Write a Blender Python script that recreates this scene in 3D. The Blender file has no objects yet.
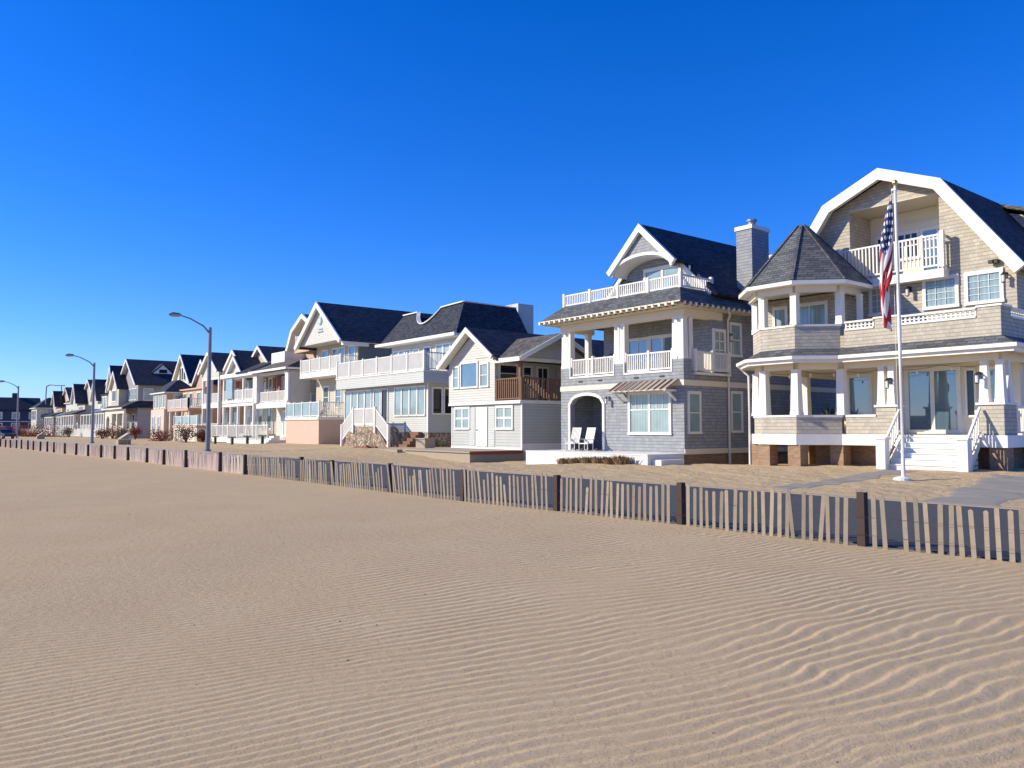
import bpy, bmesh, math, random
import numpy as np
from mathutils import Vector
random.seed(7)
R = math.radians
scene = bpy.context.scene
col = scene.collection

# ------------------------------------------------------------------ camera
CAM_Z = 1.6
cam_d = bpy.data.cameras.new('camera'); cam = bpy.data.objects.new('camera', cam_d); col.objects.link(cam)
cam_d.sensor_width = 36; cam_d.lens = 28.0; cam_d.clip_start = 0.1; cam_d.clip_end = 6000
cam.location = (0, 0, CAM_Z)
cam.rotation_euler = (R(90 + 3.19), 0, R(51.6))
scene.camera = cam

def rx(px, Y):
    """world X of the sight line in picture column px where it meets the plane Y (near eye height)"""
    t = (px - 512) / 796.4
    return Y * (-.7837 + t * .6211) / (.6211 + t * .7837)

# ------------------------------------------------------------------ world + sun
SUN_EL = 28.0
sd = Vector((-.6211 * math.cos(R(SUN_EL)), -.7837 * math.cos(R(SUN_EL)), math.sin(R(SUN_EL))))
w = bpy.data.worlds.new('World'); scene.world = w; w.use_nodes = True
nt = w.node_tree; nt.nodes.clear()
out = nt.nodes.new('ShaderNodeOutputWorld'); bg = nt.nodes.new('ShaderNodeBackground')
sky = nt.nodes.new('ShaderNodeTexSky'); sky.sky_type = 'NISHITA'; sky.sun_disc = False
sky.sun_elevation = R(SUN_EL); sky.sun_rotation = math.atan2(-.6211, -.7837) % (2 * math.pi)
sky.altitude = 0; sky.air_density = 1.0; sky.dust_density = 0.15; sky.ozone_density = 5.0
hs = nt.nodes.new('ShaderNodeHueSaturation'); hs.inputs['Saturation'].default_value = 1.32
mx = nt.nodes.new('ShaderNodeMix'); mx.data_type = 'RGBA'; mx.blend_type = 'MULTIPLY'; mx.inputs[0].default_value = 1
mx.inputs[7].default_value = (.80, 1.0, 1.66, 1)
nt.links.new(sky.outputs[0], hs.inputs['Color']); nt.links.new(hs.outputs[0], mx.inputs[6]); nt.links.new(mx.outputs[2], bg.inputs[0])
bg.inputs[1].default_value = 0.108
nt.links.new(bg.outputs[0], out.inputs[0])
sl = bpy.data.lights.new('sun', 'SUN'); sl.energy = 5.0; sl.angle = R(.5); sl.color = (1, .902, .685)
so = bpy.data.objects.new('sun', sl); col.objects.link(so)
so.rotation_euler = sd.to_track_quat('Z', 'Y').to_euler()
scene.view_settings.view_transform = 'Standard'; scene.view_settings.look = 'None'
scene.view_settings.exposure = 0.22; scene.view_settings.gamma = 1

# ------------------------------------------------------------------ node helpers
def new_mat(name):
    m = bpy.data.materials.new(name); m.use_nodes = True
    nt = m.node_tree; b = nt.nodes['Principled BSDF']
    return m, nt, b
def N(nt, t, **kw):
    n = nt.nodes.new(t)
    for k, v in kw.items():
        if k in n.inputs: n.inputs[k].default_value = v
        else: setattr(n, k, v)
    return n
def M(nt, op, a, b=None, c=None, clamp=False):
    n = nt.nodes.new('ShaderNodeMath'); n.operation = op; n.use_clamp = clamp
    for i, v in enumerate((a, b, c)):
        if v is None: continue
        if isinstance(v, (int, float)): n.inputs[i].default_value = v
        else: nt.links.new(v, n.inputs[i])
    return n.outputs[0]
def mixc(nt, f, a, b, blend='MIX'):
    n = nt.nodes.new('ShaderNodeMix'); n.data_type = 'RGBA'; n.blend_type = blend
    for i, v in ((0, f), (6, a), (7, b)):
        if isinstance(v, (int, float)): n.inputs[i].default_value = v
        elif isinstance(v, tuple): n.inputs[i].default_value = (*v[:3], 1)
        else: nt.links.new(v, n.inputs[i])
    return n.outputs[2]
def pos(nt):
    g = nt.nodes.new('ShaderNodeNewGeometry'); s = nt.nodes.new('ShaderNodeSeparateXYZ')
    nt.links.new(g.outputs['Position'], s.inputs[0]); return g, s
def noise(nt, scale, detail=4, vec=None, rough=.6):
    n = N(nt, 'ShaderNodeTexNoise', Scale=scale, Detail=detail, Roughness=rough)
    if vec is None:
        g = nt.nodes.new('ShaderNodeNewGeometry'); vec = g.outputs['Position']
    nt.links.new(vec, n.inputs['Vector']); return n.outputs['Fac']
def wall_uv(nt, zk=1.0):
    g, s = pos(nt)
    sn = nt.nodes.new('ShaderNodeSeparateXYZ'); nt.links.new(g.outputs['True Normal'], sn.inputs[0])
    f = M(nt, 'GREATER_THAN', M(nt, 'ABSOLUTE', sn.outputs[0]), M(nt, 'ABSOLUTE', sn.outputs[1]))
    u = M(nt, 'ADD', M(nt, 'MULTIPLY', s.outputs[1], f), M(nt, 'MULTIPLY', s.outputs[0], M(nt, 'SUBTRACT', 1.0, f)))
    c = nt.nodes.new('ShaderNodeCombineXYZ')
    nt.links.new(u, c.inputs[0]); nt.links.new(M(nt, 'MULTIPLY', s.outputs[2], zk), c.inputs[1])
    return c.outputs[0], s
def bump(nt, b, h, dist, strength=1.0):
    n = N(nt, 'ShaderNodeBump', Strength=strength, Distance=dist)
    nt.links.new(h, n.inputs['Height']); nt.links.new(n.outputs[0], b.inputs['Normal'])
def tint(nt, c, amt, scale=1.3):
    f = M(nt, 'MULTIPLY', M(nt, 'SUBTRACT', noise(nt, scale, 6), .5), amt)
    v = M(nt, 'ADD', 1.0, f)
    cc = nt.nodes.new('ShaderNodeCombineXYZ')
    for i in range(3): nt.links.new(v, cc.inputs[i])
    return mixc(nt, 1.0, c, cc.outputs[0], 'MULTIPLY')
def mat_paint(name, c, rough=.5, amt=.25):
    m, nt, b = new_mat(name)
    nt.links.new(tint(nt, c, amt, 1.7), b.inputs['Base Color']); b.inputs['Roughness'].default_value = rough
    b.inputs['Specular IOR Level'].default_value = .3
    return m
def mat_brick(name, c1, c2, mortar, bw, bh, zk=1.0, gap=.012, dist=.02, rough=.85, amt=.3, off=.5, bias=0.0):
    m, nt, b = new_mat(name)
    uv, s = wall_uv(nt, zk)
    t = N(nt, 'ShaderNodeTexBrick', Scale=1.0)
    t.inputs['Color1'].default_value = (*c1, 1); t.inputs['Color2'].default_value = (*c2, 1); t.inputs['Mortar'].default_value = (*mortar, 1)
    t.inputs['Brick Width'].default_value = bw; t.inputs['Row Height'].default_value = bh
    t.inputs['Mortar Size'].default_value = gap; t.inputs['Mortar Smooth'].default_value = .3; t.inputs['Bias'].default_value = bias
    t.offset = off
    nt.links.new(uv, t.inputs['Vector'])
    nt.links.new(tint(nt, t.outputs['Color'], amt), b.inputs['Base Color'])
    b.inputs['Roughness'].default_value = rough; b.inputs['Specular IOR Level'].default_value = .25
    bump(nt, b, M(nt, 'SUBTRACT', 1.0, t.outputs['Fac']), dist)
    return m
def mat_shingle(name, c, bw, bh, amt=.3, line=.38, lw=.16):
    m, nt, b = new_mat(name)
    uv, sp = wall_uv(nt)
    t = N(nt, 'ShaderNodeTexBrick', Scale=1.0); t.offset = .41; t.squash = 1.0
    t.inputs['Color1'].default_value = (*[v * 1.08 for v in c], 1); t.inputs['Color2'].default_value = (*[v * .84 for v in c], 1); t.inputs['Mortar'].default_value = (*[v * .66 for v in c], 1)
    t.inputs['Brick Width'].default_value = bw; t.inputs['Row Height'].default_value = bh; t.inputs['Mortar Size'].default_value = .006; t.inputs['Mortar Smooth'].default_value = .5
    nt.links.new(uv, t.inputs['Vector'])
    fr = M(nt, 'FRACT', M(nt, 'DIVIDE', sp.outputs[2], bh))
    ln = M(nt, 'MULTIPLY', M(nt, 'LESS_THAN', fr, lw), line)  # shadow under each shingle course painted into the colour as a dark line
    # rain streaks and salt weathering that run down the wall
    mp = nt.nodes.new('ShaderNodeMapping'); mp.inputs['Scale'].default_value = (2.2, 2.2, .35)
    g = nt.nodes.new('ShaderNodeNewGeometry'); nt.links.new(g.outputs['Position'], mp.inputs['Vector'])
    st = M(nt, 'MULTIPLY', M(nt, 'SUBTRACT', noise(nt, 1.6, 5, mp.outputs[0]), .5), .5)
    base = mixc(nt, M(nt, 'ADD', .12, st, clamp=True), tint(nt, t.outputs['Color'], amt, 2.2), tuple(v * .62 for v in c))
    nt.links.new(mixc(nt, ln, base, tuple(v * .3 for v in c)), b.inputs['Base Color'])
    b.inputs['Roughness'].default_value = .85; b.inputs['Specular IOR Level'].default_value = .25
    bump(nt, b, M(nt, 'SUBTRACT', 1.0, fr), .02)
    return m
def mat_siding(name, c, pitch=.16, amt=.2):
    m, nt, b = new_mat(name)
    g, s = pos(nt)
    fr = M(nt, 'FRACT', M(nt, 'DIVIDE', s.outputs[2], pitch))
    line = M(nt, 'LESS_THAN', fr, .12)  # lap shadow painted into the colour along each board's lower edge
    cc = mixc(nt, M(nt, 'MULTIPLY', line, .45), tint(nt, c, amt), tuple(v * .45 for v in c))
    nt.links.new(cc, b.inputs['Base Color']); b.inputs['Roughness'].default_value = .55
    b.inputs['Specular IOR Level'].default_value = .3
    bump(nt, b, M(nt, 'SUBTRACT', 1.0, fr), .02)
    return m
def mat_glass(name, c, ior=1.75, rough=.03, curtain=False):
    m, nt, b = new_mat(name)
    if curtain:
        g, s = pos(nt)
        wv = M(nt, 'SINE', M(nt, 'MULTIPLY', M(nt, 'ADD', s.outputs[0], s.outputs[1]), 34.0))
        n1 = noise(nt, .9, 2)
        f = M(nt, 'ADD', M(nt, 'MULTIPLY', wv, .12), M(nt, 'MULTIPLY', n1, .9), clamp=True)
        nt.links.new(mixc(nt, f, tuple(v * .45 for v in c), c), b.inputs['Base Color'])
    else:
        nt.links.new(tint(nt, c, .8, .8), b.inputs['Base Color'])
    b.inputs['Roughness'].default_value = rough; b.inputs['IOR'].default_value = ior
    return m
def mat_plain(name, c, rough=.6, metal=0.0):
    m, nt, b = new_mat(name)
    nt.links.new(tint(nt, c, .25, 6), b.inputs['Base Color']); b.inputs['Roughness'].default_value = rough; b.inputs['Metallic'].default_value = metal
    return m

MT = dict(
    white=mat_paint('white_trim', (.78, .76, .70), .5, .3),
    cream=mat_paint('cream_trim', (.76, .68, .53), .5, .12),
    soffit=mat_paint('soffit', (.62, .55, .42), .6, .15),
    tan_shingle=mat_shingle('tan_shingle', (.51, .46, .37), .17, .14),
    blue_shingle=mat_shingle('blue_grey_shingle', (.325, .34, .352), .22, .16, .25),
    roof_grey=mat_brick('grey_roof_shingle', (.16, .165, .165), (.08, .086, .09), (.045, .048, .05), .34, .15, zk=1.35, gap=.012, dist=.02, amt=.7),
    roof_dark=mat_brick('dark_roof_shingle', (.058, .068, .092), (.022, .027, .042), (.012, .014, .02), .34, .15, zk=1.35, gap=.01, dist=.015, amt=.5),
    roof_brown=mat_brick('weathered_roof_shingle', (.17, .155, .13), (.085, .08, .075), (.045, .042, .04), .40, .16, zk=1.5, gap=.012, amt=.8),
    brick=mat_brick('foundation_brick', (.40, .25, .14), (.30, .16, .085), (.33, .29, .23), .22, .075, gap=.009, dist=.008, amt=.5),
    white_siding=mat_siding('white_siding', (.58, .57, .51)),
    pale_siding=mat_siding('pale_grey_siding', (.54, .55, .51), .15),
    grey_siding=mat_siding('grey_siding', (.47, .48, .44), .18),
    sage_siding=mat_siding('sage_siding', (.155, .175, .16), .18),
    beige_siding=mat_siding('beige_siding', (.56, .50, .38), .18),
    peach_siding=mat_paint('peach_panel', (.62, .44, .33), .6),
    tan_siding=mat_siding('tan_siding', (.60, .43, .26), .18),
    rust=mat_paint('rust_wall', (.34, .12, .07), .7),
    coral=mat_paint('coral_wall', (.58, .38, .28), .7),
    pale_peach=mat_paint('pale_peach_wall', (.64, .52, .43), .7),
    navy=mat_siding('navy_siding', (.04, .06, .11), .2),
    lilac=mat_siding('lilac_grey_siding', (.34, .33, .34), .2),
    curtain=mat_glass('curtained_glass', (.40, .54, .55), 1.6, .06, True),
    blueglass=mat_glass('sky_reflecting_glass', (.10, .17, .22), 2.3),
    dark=mat_glass('dark_glass', (.012, .014, .018), 1.5),
    blind=mat_siding('window_blind', (.52, .60, .58), .08, .1),
    metal=mat_plain('galvanised_metal', (.32, .34, .37), .45, .6),
    greymetal=mat_plain('painted_metal', (.22, .24, .27), .5, .2),
    iron=mat_plain('dark_iron', (.03, .03, .032), .5, .3),
    brass=mat_plain('brass', (.6, .45, .15), .3, .9),
    brownwood=mat_plain('brown_stained_wood', (.20, .105, .06), .8),
    palewood=mat_plain('weathered_timber', (.36, .30, .22), .9),
    red=mat_plain('red_timber', (.27, .06, .035), .8),
    concrete=mat_plain('concrete', (.40, .37, .32), .9),
    bulb=mat_plain('clear_bulb', (.7, .7, .68), .2),
    blue=mat_plain('pale_blue_enamel', (.25, .45, .60), .5),
    rocker=mat_paint('white_chair_paint', (.78, .76, .70), .5),
)
def mat_stone():
    m, nt, b = new_mat('fieldstone')
    uv, s = wall_uv(nt)
    v = N(nt, 'ShaderNodeTexVoronoi', Scale=4.6, feature='F1'); nt.links.new(uv, v.inputs['Vector'])
    e = N(nt, 'ShaderNodeTexVoronoi', Scale=4.6, feature='DISTANCE_TO_EDGE'); nt.links.new(uv, e.inputs['Vector'])
    sp = nt.nodes.new('ShaderNodeSeparateColor'); nt.links.new(v.outputs['Color'], sp.inputs[0])
    c = mixc(nt, sp.outputs[0], (.20, .12, .075), (.58, .47, .34))
    edge = M(nt, 'GREATER_THAN', e.outputs['Distance'], .05)
    nt.links.new(mixc(nt, edge, (.10, .085, .07), c), b.inputs['Base Color']); b.inputs['Roughness'].default_value = .9
    bump(nt, b, M(nt, 'MINIMUM', e.outputs['Distance'], .2), .15)
    return m
MT['stone'] = mat_stone()
def mat_awning():
    m, nt, b = new_mat('standing_seam_awning')
    g, s = pos(nt)
    fr = M(nt, 'FRACT', M(nt, 'DIVIDE', s.outputs[0], .42))
    nt.links.new(mixc(nt, M(nt, 'GREATER_THAN', fr, .62), (.40, .34, .28), (.17, .115, .09)), b.inputs['Base Color'])
    b.inputs['Roughness'].default_value = .5
    return m
MT['awning'] = mat_awning()
def mat_slat(name, c1, c2):
    m, nt, b = new_mat(name)
    oi = nt.nodes.new('ShaderNodeNewGeometry')
    c = mixc(nt, oi.outputs['Random Per Island'], c1, c2)
    nt.links.new(tint(nt, c, .5, 9), b.inputs['Base Color']); b.inputs['Roughness'].default_value = .9
    return m
MT['slat'] = mat_slat('weathered_slat', (.35, .28, .195), (.22, .18, .14))
MT['slat_pale'] = mat_slat('bleached_slat', (.50, .42, .36), (.40, .33, .28))
MT['slat_pink'] = mat_slat('faded_red_slat', (.50, .38, .33), (.38, .30, .27))
MT['post'] = mat_plain('rusty_dark_post', (.05, .028, .02), .8)
MT['leaf_red'] = mat_slat('red_brown_leaf', (.28, .045, .02), (.16, .06, .03))
MT['straw'] = mat_slat('dry_grass', (.36, .25, .13), (.20, .12, .06))
MT['twig'] = mat_slat('bare_twig', (.10, .07, .05), (.16, .10, .07))
MT['evergreen'] = mat_slat('evergreen_leaf', (.03, .06, .03), (.05, .09, .04))

# ------------------------------------------------------------------ mesh helpers
class W:
    """a wall frame: u runs from p0 to p1, z up, o outward (to the right of the run)"""
    def __init__(s, p0, p1):
        dx, dy = p1[0] - p0[0], p1[1] - p0[1]; s.L = math.hypot(dx, dy)
        s.o = p0; s.t = (dx / s.L, dy / s.L); s.n = (s.t[1], -s.t[0])
    def P(s, u, z, o=0):
        return (s.o[0] + s.t[0] * u + s.n[0] * o, s.o[1] + s.t[1] * u + s.n[1] * o, z)
class MB:
    def __init__(s): s.v = []; s.f = []
    def add(s, vs, fs):
        k = len(s.v); s.v += [tuple(v) for v in vs]; s.f += [tuple(i + k for i in f) for f in fs]; return s
    def ext(s, pts, vec):
        n = len(pts); q = [tuple(p[i] + vec[i] for i in range(3)) for p in pts]
        return s.add(list(pts) + q, [tuple(range(n)), tuple(range(2 * n - 1, n - 1, -1))] + [(i, (i + 1) % n, n + (i + 1) % n, n + i) for i in range(n)])
    def box(s, x0, x1, y0, y1, z0, z1):
        return s.ext([(x0, y0, z0), (x1, y0, z0), (x1, y1, z0), (x0, y1, z0)], (0, 0, z1 - z0))
    def plan(s, poly, z0, z1): return s.ext([(x, y, z0) for x, y in poly], (0, 0, z1 - z0))
    def yz(s, poly, x0, x1): return s.ext([(x0, y, z) for y, z in poly], (x1 - x0, 0, 0))
    def xz(s, poly, y0, y1): return s.ext([(x, y0, z) for x, z in poly], (0, y1 - y0, 0))
    def wb(s, w, u0, u1, z0, z1, o0, o1):
        return s.wp(w, [(u0, z0), (u1, z0), (u1, z1), (u0, z1)], o0, o1)
    def wp(s, w, poly, o0, o1):
        d = o1 - o0
        return s.ext([w.P(u, z, o0) for u, z in poly], (w.n[0] * d, w.n[1] * d, 0))
    def bar(s, a, b, wd, ht=None):
        """rectangular bar from a to b"""
        ht = ht or wd; a = Vector(a); b = Vector(b); d = (b - a).normalized()
        side = d.cross(Vector((0, 0, 1)))
        if side.length < 1e-3: side = Vector((1, 0, 0))
        side.normalize(); up = side.cross(d).normalized()
        q = [a + side * sx * wd / 2 + up * sy * ht / 2 for sx, sy in ((-1, -1), (1, -1), (1, 1), (-1, 1))]
        return s.ext([tuple(v) for v in q], tuple(b - a))
    def tube(s, pts, r, n=8, cap=True):
        rs = r if isinstance(r, (list, tuple)) else [r] * len(pts)
        k = len(s.v); P = [Vector(p) for p in pts]
        for i, p in enumerate(P):
            d = (P[min(i + 1, len(P) - 1)] - P[max(i - 1, 0)]).normalized()
            a = d.cross(Vector((0, 0, 1)))
            if a.length < 1e-3: a = Vector((1, 0, 0))
            a.normalize(); b = a.cross(d)
            for j in range(n):
                t = 2 * math.pi * j / n; s.v.append(tuple(p + (a * math.cos(t) + b * math.sin(t)) * rs[i]))
        for i in range(len(P) - 1):
            for j in range(n):
                s.f.append((k + i * n + j, k + i * n + (j + 1) % n, k + (i + 1) * n + (j + 1) % n, k + (i + 1) * n + j))
        if cap: s.f.append(tuple(k + j for j in range(n))); s.f.append(tuple(k + (len(P) - 1) * n + j for j in range(n)))
        return s
    def ball(s, c, r, n=8, sz=1.0):
        pts = []; rs = []
        for i in range(n + 1):
            t = math.pi * i / n; pts.append((c[0], c[1], c[2] - math.cos(t) * r * sz)); rs.append(max(r * math.sin(t), r * .02))
        return s.tube(pts, rs, n)
    def frust(s, x, y, z0, z1, w0, w1, t=None):
        a, b = w0 / 2, w1 / 2
        q = [(x - a, y - a, z0), (x + a, y - a, z0), (x + a, y + a, z0), (x - a, y + a, z0), (x - b, y - b, z1), (x + b, y - b, z1), (x + b, y + b, z1), (x - b, y + b, z1)]
        return s.add(q, [(0, 1, 2, 3), (7, 6, 5, 4), (0, 1, 5, 4), (1, 2, 6, 5), (2, 3, 7, 6), (3, 0, 4, 7)])
    def build(s, name, m, parent=None, label=None, smooth=False):
        me = bpy.data.meshes.new(name)
        org = (0, 0, 0)
        if parent is not None:
            r = parent
            while r.parent: r = r.parent
            org = tuple(r.location)
        me.from_pydata([(v[0] - org[0], v[1] - org[1], v[2] - org[2]) for v in s.v], [], s.f)
        bm = bmesh.new(); bm.from_mesh(me); bmesh.ops.recalc_face_normals(bm, faces=bm.faces); bm.to_mesh(me); bm.free()
        if smooth:
            for p in me.polygons: p.use_smooth = True
        o = bpy.data.objects.new(name, me); col.objects.link(o)
        if isinstance(m, str): m = MT[m]
        me.materials.append(m)
        if parent is not None: o.parent = parent
        if label: o['label'] = label
        return o
def tag(o, label, cat, group=None):
    o['label'] = label; o['category'] = cat
    if group: o['group'] = group
    return o
def thing(name, loc, label, cat, group=None, rz=0):
    o = bpy.data.objects.new(name, None); o.empty_display_size = .3; col.objects.link(o)
    o.location = loc; o.rotation_euler = (0, 0, rz)
    return tag(o, label, cat, group)
def solo(mb, name, m, loc, label, cat, group=None, smooth=False):
    """a thing that is one mesh, its origin at loc"""
    o = mb.build(name, m, None, smooth=smooth)
    o.data.transform(__import__('mathutils').Matrix.Translation(-Vector(loc))); o.location = loc
    return tag(o, label, cat, group)
def children(o): return [c for c in bpy.data.objects if c.parent == o]
def copy_tree(o, parent=None):
    c = o.copy(); col.objects.link(c)
    if parent: c.parent = parent
    for ch in children(o): copy_tree(ch, c)
    return c

# ------------------------------------------------------------------ house parts
def window(root, w, u0, u1, z0, z1, cols=1, rows=1, glass='curtain', trim=.12, tm='white', name='window', mid=.05, proud=.07):
    f = MB(); t = trim
    f.wb(w, u0 - t, u1 + t, z1, z1 + t * 1.2, 0, proud); f.wb(w, u0 - t * 1.15, u1 + t * 1.15, z0 - t, z0, 0, proud + .02)
    f.wb(w, u0 - t, u0, z0, z1, 0, proud); f.wb(w, u1, u1 + t, z0, z1, 0, proud)
    for i in range(1, cols):
        u = u0 + (u1 - u0) * i / cols; f.wb(w, u - mid / 2, u + mid / 2, z0, z1, 0, .045)
    for i in range(1, rows):
        z = z0 + (z1 - z0) * i / rows; f.wb(w, u0, u1, z - mid / 2, z + mid / 2, 0, .042)
    o = f.build(name, tm, root)
    MB().wb(w, u0, u1, z0, z1, 0.002, .015).build('pane', glass, o)
    return o
def rail(root, w, u0, u1, z0, h, npost=2, gap=.13, bal=.038, post=.11, o=-.08, m='white', name='railing', panel=None, posth=.1, base=.06):
    f = MB()
    f.wb(w, u0, u1, z0 + h - .07, z0 + h, o - .04, o + .04); f.wb(w, u0, u1, z0 + base, z0 + base + .07, o - .03, o + .03)
    if panel is None:
        n = max(2, int((u1 - u0) / gap))
        for i in range(1, n):
            u = u0 + (u1 - u0) * i / n; f.wb(w, u - bal / 2, u + bal / 2, z0 + base + .07, z0 + h - .07, o - bal / 2, o + bal / 2)
    r = f.build(name, m, root)
    if panel is not None: MB().wb(w, u0, u1, z0 + base + .07, z0 + h - .07, o - .01, o + .01).build('panel', panel, r)
    for i in range(npost):
        u = u0 + (u1 - u0) * i / (npost - 1)
        MB().wb(w, u - post / 2, u + post / 2, z0, z0 + h + posth, o - post / 2, o + post / 2).build('post', m, r)
    return r
def column(root, x, y, z0, z1, w0=.34, w1=.26, m='white', name='column'):
    b = MB(); b.frust(x, y, z0 + .12, z1 - .08, w0, w1)
    b.box(x - w0 * .54, x + w0 * .54, y - w0 * .54, y + w0 * .54, z0, z0 + .12); b.box(x - w1 * .56, x + w1 * .56, y - w1 * .56, y + w1 * .56, z1 - .08, z1)
    return b.build(name, m, root)
def offs(poly, d, closed=False):
    """offset an open polyline to its right by d (mitred)"""
    n = len(poly); r = []
    for i in range(n):
        if closed: a, b, c = poly[i - 1], poly[i], poly[(i + 1) % n]
        else: a, b, c = poly[max(i - 1, 0)], poly[i], poly[min(i + 1, n - 1)]
        def nm(p, q):
            l = math.hypot(q[0] - p[0], q[1] - p[1]);
            return None if l < 1e-9 else ((q[1] - p[1]) / l, -(q[0] - p[0]) / l)
        n1, n2 = nm(a, b) or nm(b, c), nm(b, c) or nm(a, b)
        mx, my = n1[0] + n2[0], n1[1] + n2[1]; k = 2 * d / (mx * mx + my * my)
        r.append((b[0] + mx * k, b[1] + my * k))
    return r
def strip(mb, poly, d0, d1, y0, y1):
    """thick profile (x,z polyline) extruded along y; offsets to the right of the run"""
    A, B = offs(poly, d0), offs(poly, d1)
    n = len(poly); mb.xz(A + B[::-1], y0, y1); return mb
def stripx(mb, poly, d0, d1, x0, x1):
    A, B = offs(poly, d0), offs(poly, d1); mb.yz(A + B[::-1], x0, x1); return mb
def skirt(mb, poly, dout, zout, zin, th=.05, din=0, closed=False):
    """a sloping roof skirt round a plan polyline"""
    A, B = offs(poly, dout, closed), offs(poly, din, closed); n = len(poly)
    for i in range(n if closed else n - 1):
        j = (i + 1) % n
        mb.add([(*A[i], zout), (*A[j], zout), (*B[j], zin), (*B[i], zin), (*A[i], zout - th), (*A[j], zout - th), (*B[j], zin - th), (*B[i], zin - th)],
               [(0, 1, 2, 3), (7, 6, 5, 4), (0, 1, 5, 4), (2, 3, 7, 6), (1, 2, 6, 5), (3, 0, 4, 7)])
    return mb
def gutter(mb, poly, d, z0, z1, wd=.1, closed=False):
    A, B = offs(poly, d, closed), offs(poly, d - wd, closed); n = len(poly)
    for i in range(n if closed else n - 1):
        j = (i + 1) % n; mb.ext([(*A[i], z0), (*A[j], z0), (*B[j], z0), (*B[i], z0)], (0, 0, z1 - z0))
    return mb
def lantern(root, w, u, z, name='wall_lantern'):
    b = MB(); b.wb(w, u - .06, u + .06, z - .05, z + .18, 0, .03); b.wb(w, u - .02, u + .02, z + .14, z + .17, .03, .25)
    c = w.P(u, z - .1, .25); b.tube([(c[0], c[1], z + .15), (c[0], c[1], z + .06)], [.02, .10]); b.tube([(c[0], c[1], z - .22), (c[0], c[1], z - .25)], [.08, .03])
    for s in (-.07, .07): b.bar((c[0] + s, c[1], z + .06), (c[0] + s, c[1], z - .22), .015)
    o = b.build(name, 'iron', root); MB().tube([(c[0], c[1], z + .06), (c[0], c[1], z - .2)], .06).build('lamp_glass', 'bulb', o); return o

# ------------------------------------------------------------------ ground
PTS = [(-11.7, 24.4, 0), (-15, 29, .15), (-11, 29, .17), (-20, 29, .08), (-24.6, 27.4, -.06), (-25, 31, -.12), (-24.7, 35, -.3), (-33.5, 27.4, -.27),
       (-37, 26, -.5), (-37, 30, -.2), (-47, 29, .28), (-55, 30, .18), (-66, 29, .25), (-57, 18, 0), (-95, 18, 0), (-30, 18.5, 0), (-10, 18.5, 0), (-46, 19, 0), (-80, 30, .05), (5, 24, 0), (-20, 19, 0), (-42, 26, -.1)]
def g_arr(X, Y):
    num = np.zeros_like(X); den = np.full_like(X, .02)
    for a, b, z in PTS:
        k = np.exp(-((X - a) ** 2 + (Y - b) ** 2) / 16.0); num += k * z; den += k
    h = num / den
    f = np.clip((Y - 17.9) / 3, 0, 1); h *= f
    # soft dune swells on the beach side, road bed kept flat
    b = np.clip((10.5 - Y) / 4, 0, 1)
    h += b * (.012 * np.sin(X * .55 + Y * .35 + 1) + .010 * np.sin(X * .23 - Y * .6) + .005 * np.sin(X * 1.3 + Y * 1.1))
    hum = np.clip((Y - 18.2) / 1.5, 0, 1)
    h += hum * (.03 * np.sin(X * 1.7 + np.sin(Y * 1.1) * 2) * np.sin(Y * 1.9 + X * .4) + .015 * np.sin(X * 4.1 + Y * 2.3) * np.sin(Y * 4.7 - X))
    road = np.clip(np.minimum(Y - 10.7, 18.0 - Y) / .15, 0, 1); h -= .035 * road
    far = np.clip((np.hypot(X, Y) - 300) / 100, 0, 1); h *= (1 - far); h -= far * .2
    return h
def gz(x, y): return float(g_arr(np.array([float(x)]), np.array([float(y)]))[0])
def grid_mesh(name, xs, ys, zf, m, smooth=True):
    X, Y = np.meshgrid(xs, ys); Z = zf(X, Y); nx, ny = len(xs), len(ys)
    co = np.stack([X, Y, Z], -1).reshape(-1, 3).astype(np.float32)
    i = np.arange(nx * ny).reshape(ny, nx)
    q = np.stack([i[:-1, :-1], i[:-1, 1:], i[1:, 1:], i[1:, :-1]], -1).reshape(-1, 4).astype(np.int32)
    me = bpy.data.meshes.new(name); me.vertices.add(len(co)); me.vertices.foreach_set('co', co.ravel())
    me.loops.add(q.size); me.loops.foreach_set('vertex_index', q.ravel()); me.polygons.add(len(q))
    me.polygons.foreach_set('loop_start', np.arange(0, q.size, 4, dtype=np.int32)); me.polygons.foreach_set('loop_total', np.full(len(q), 4, dtype=np.int32))
    me.update(); me.validate()
    if smooth: me.polygons.foreach_set('use_smooth', np.ones(len(q), dtype=bool))
    o = bpy.data.objects.new(name, me); col.objects.link(o); me.materials.append(m); return o
def graded(a, b, c0, c1, fine, grow=1.12):
    """coordinates from a to b, fine between c0 and c1 and growing outside"""
    r = list(np.arange(c0, c1, fine)); s = fine; x = c0
    while x > a: s *= grow; x -= s; r.insert(0, x)
    s = fine; x = r[-1]
    while x < b: s *= grow; x += s; r.append(x)
    return np.array(r)
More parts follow.
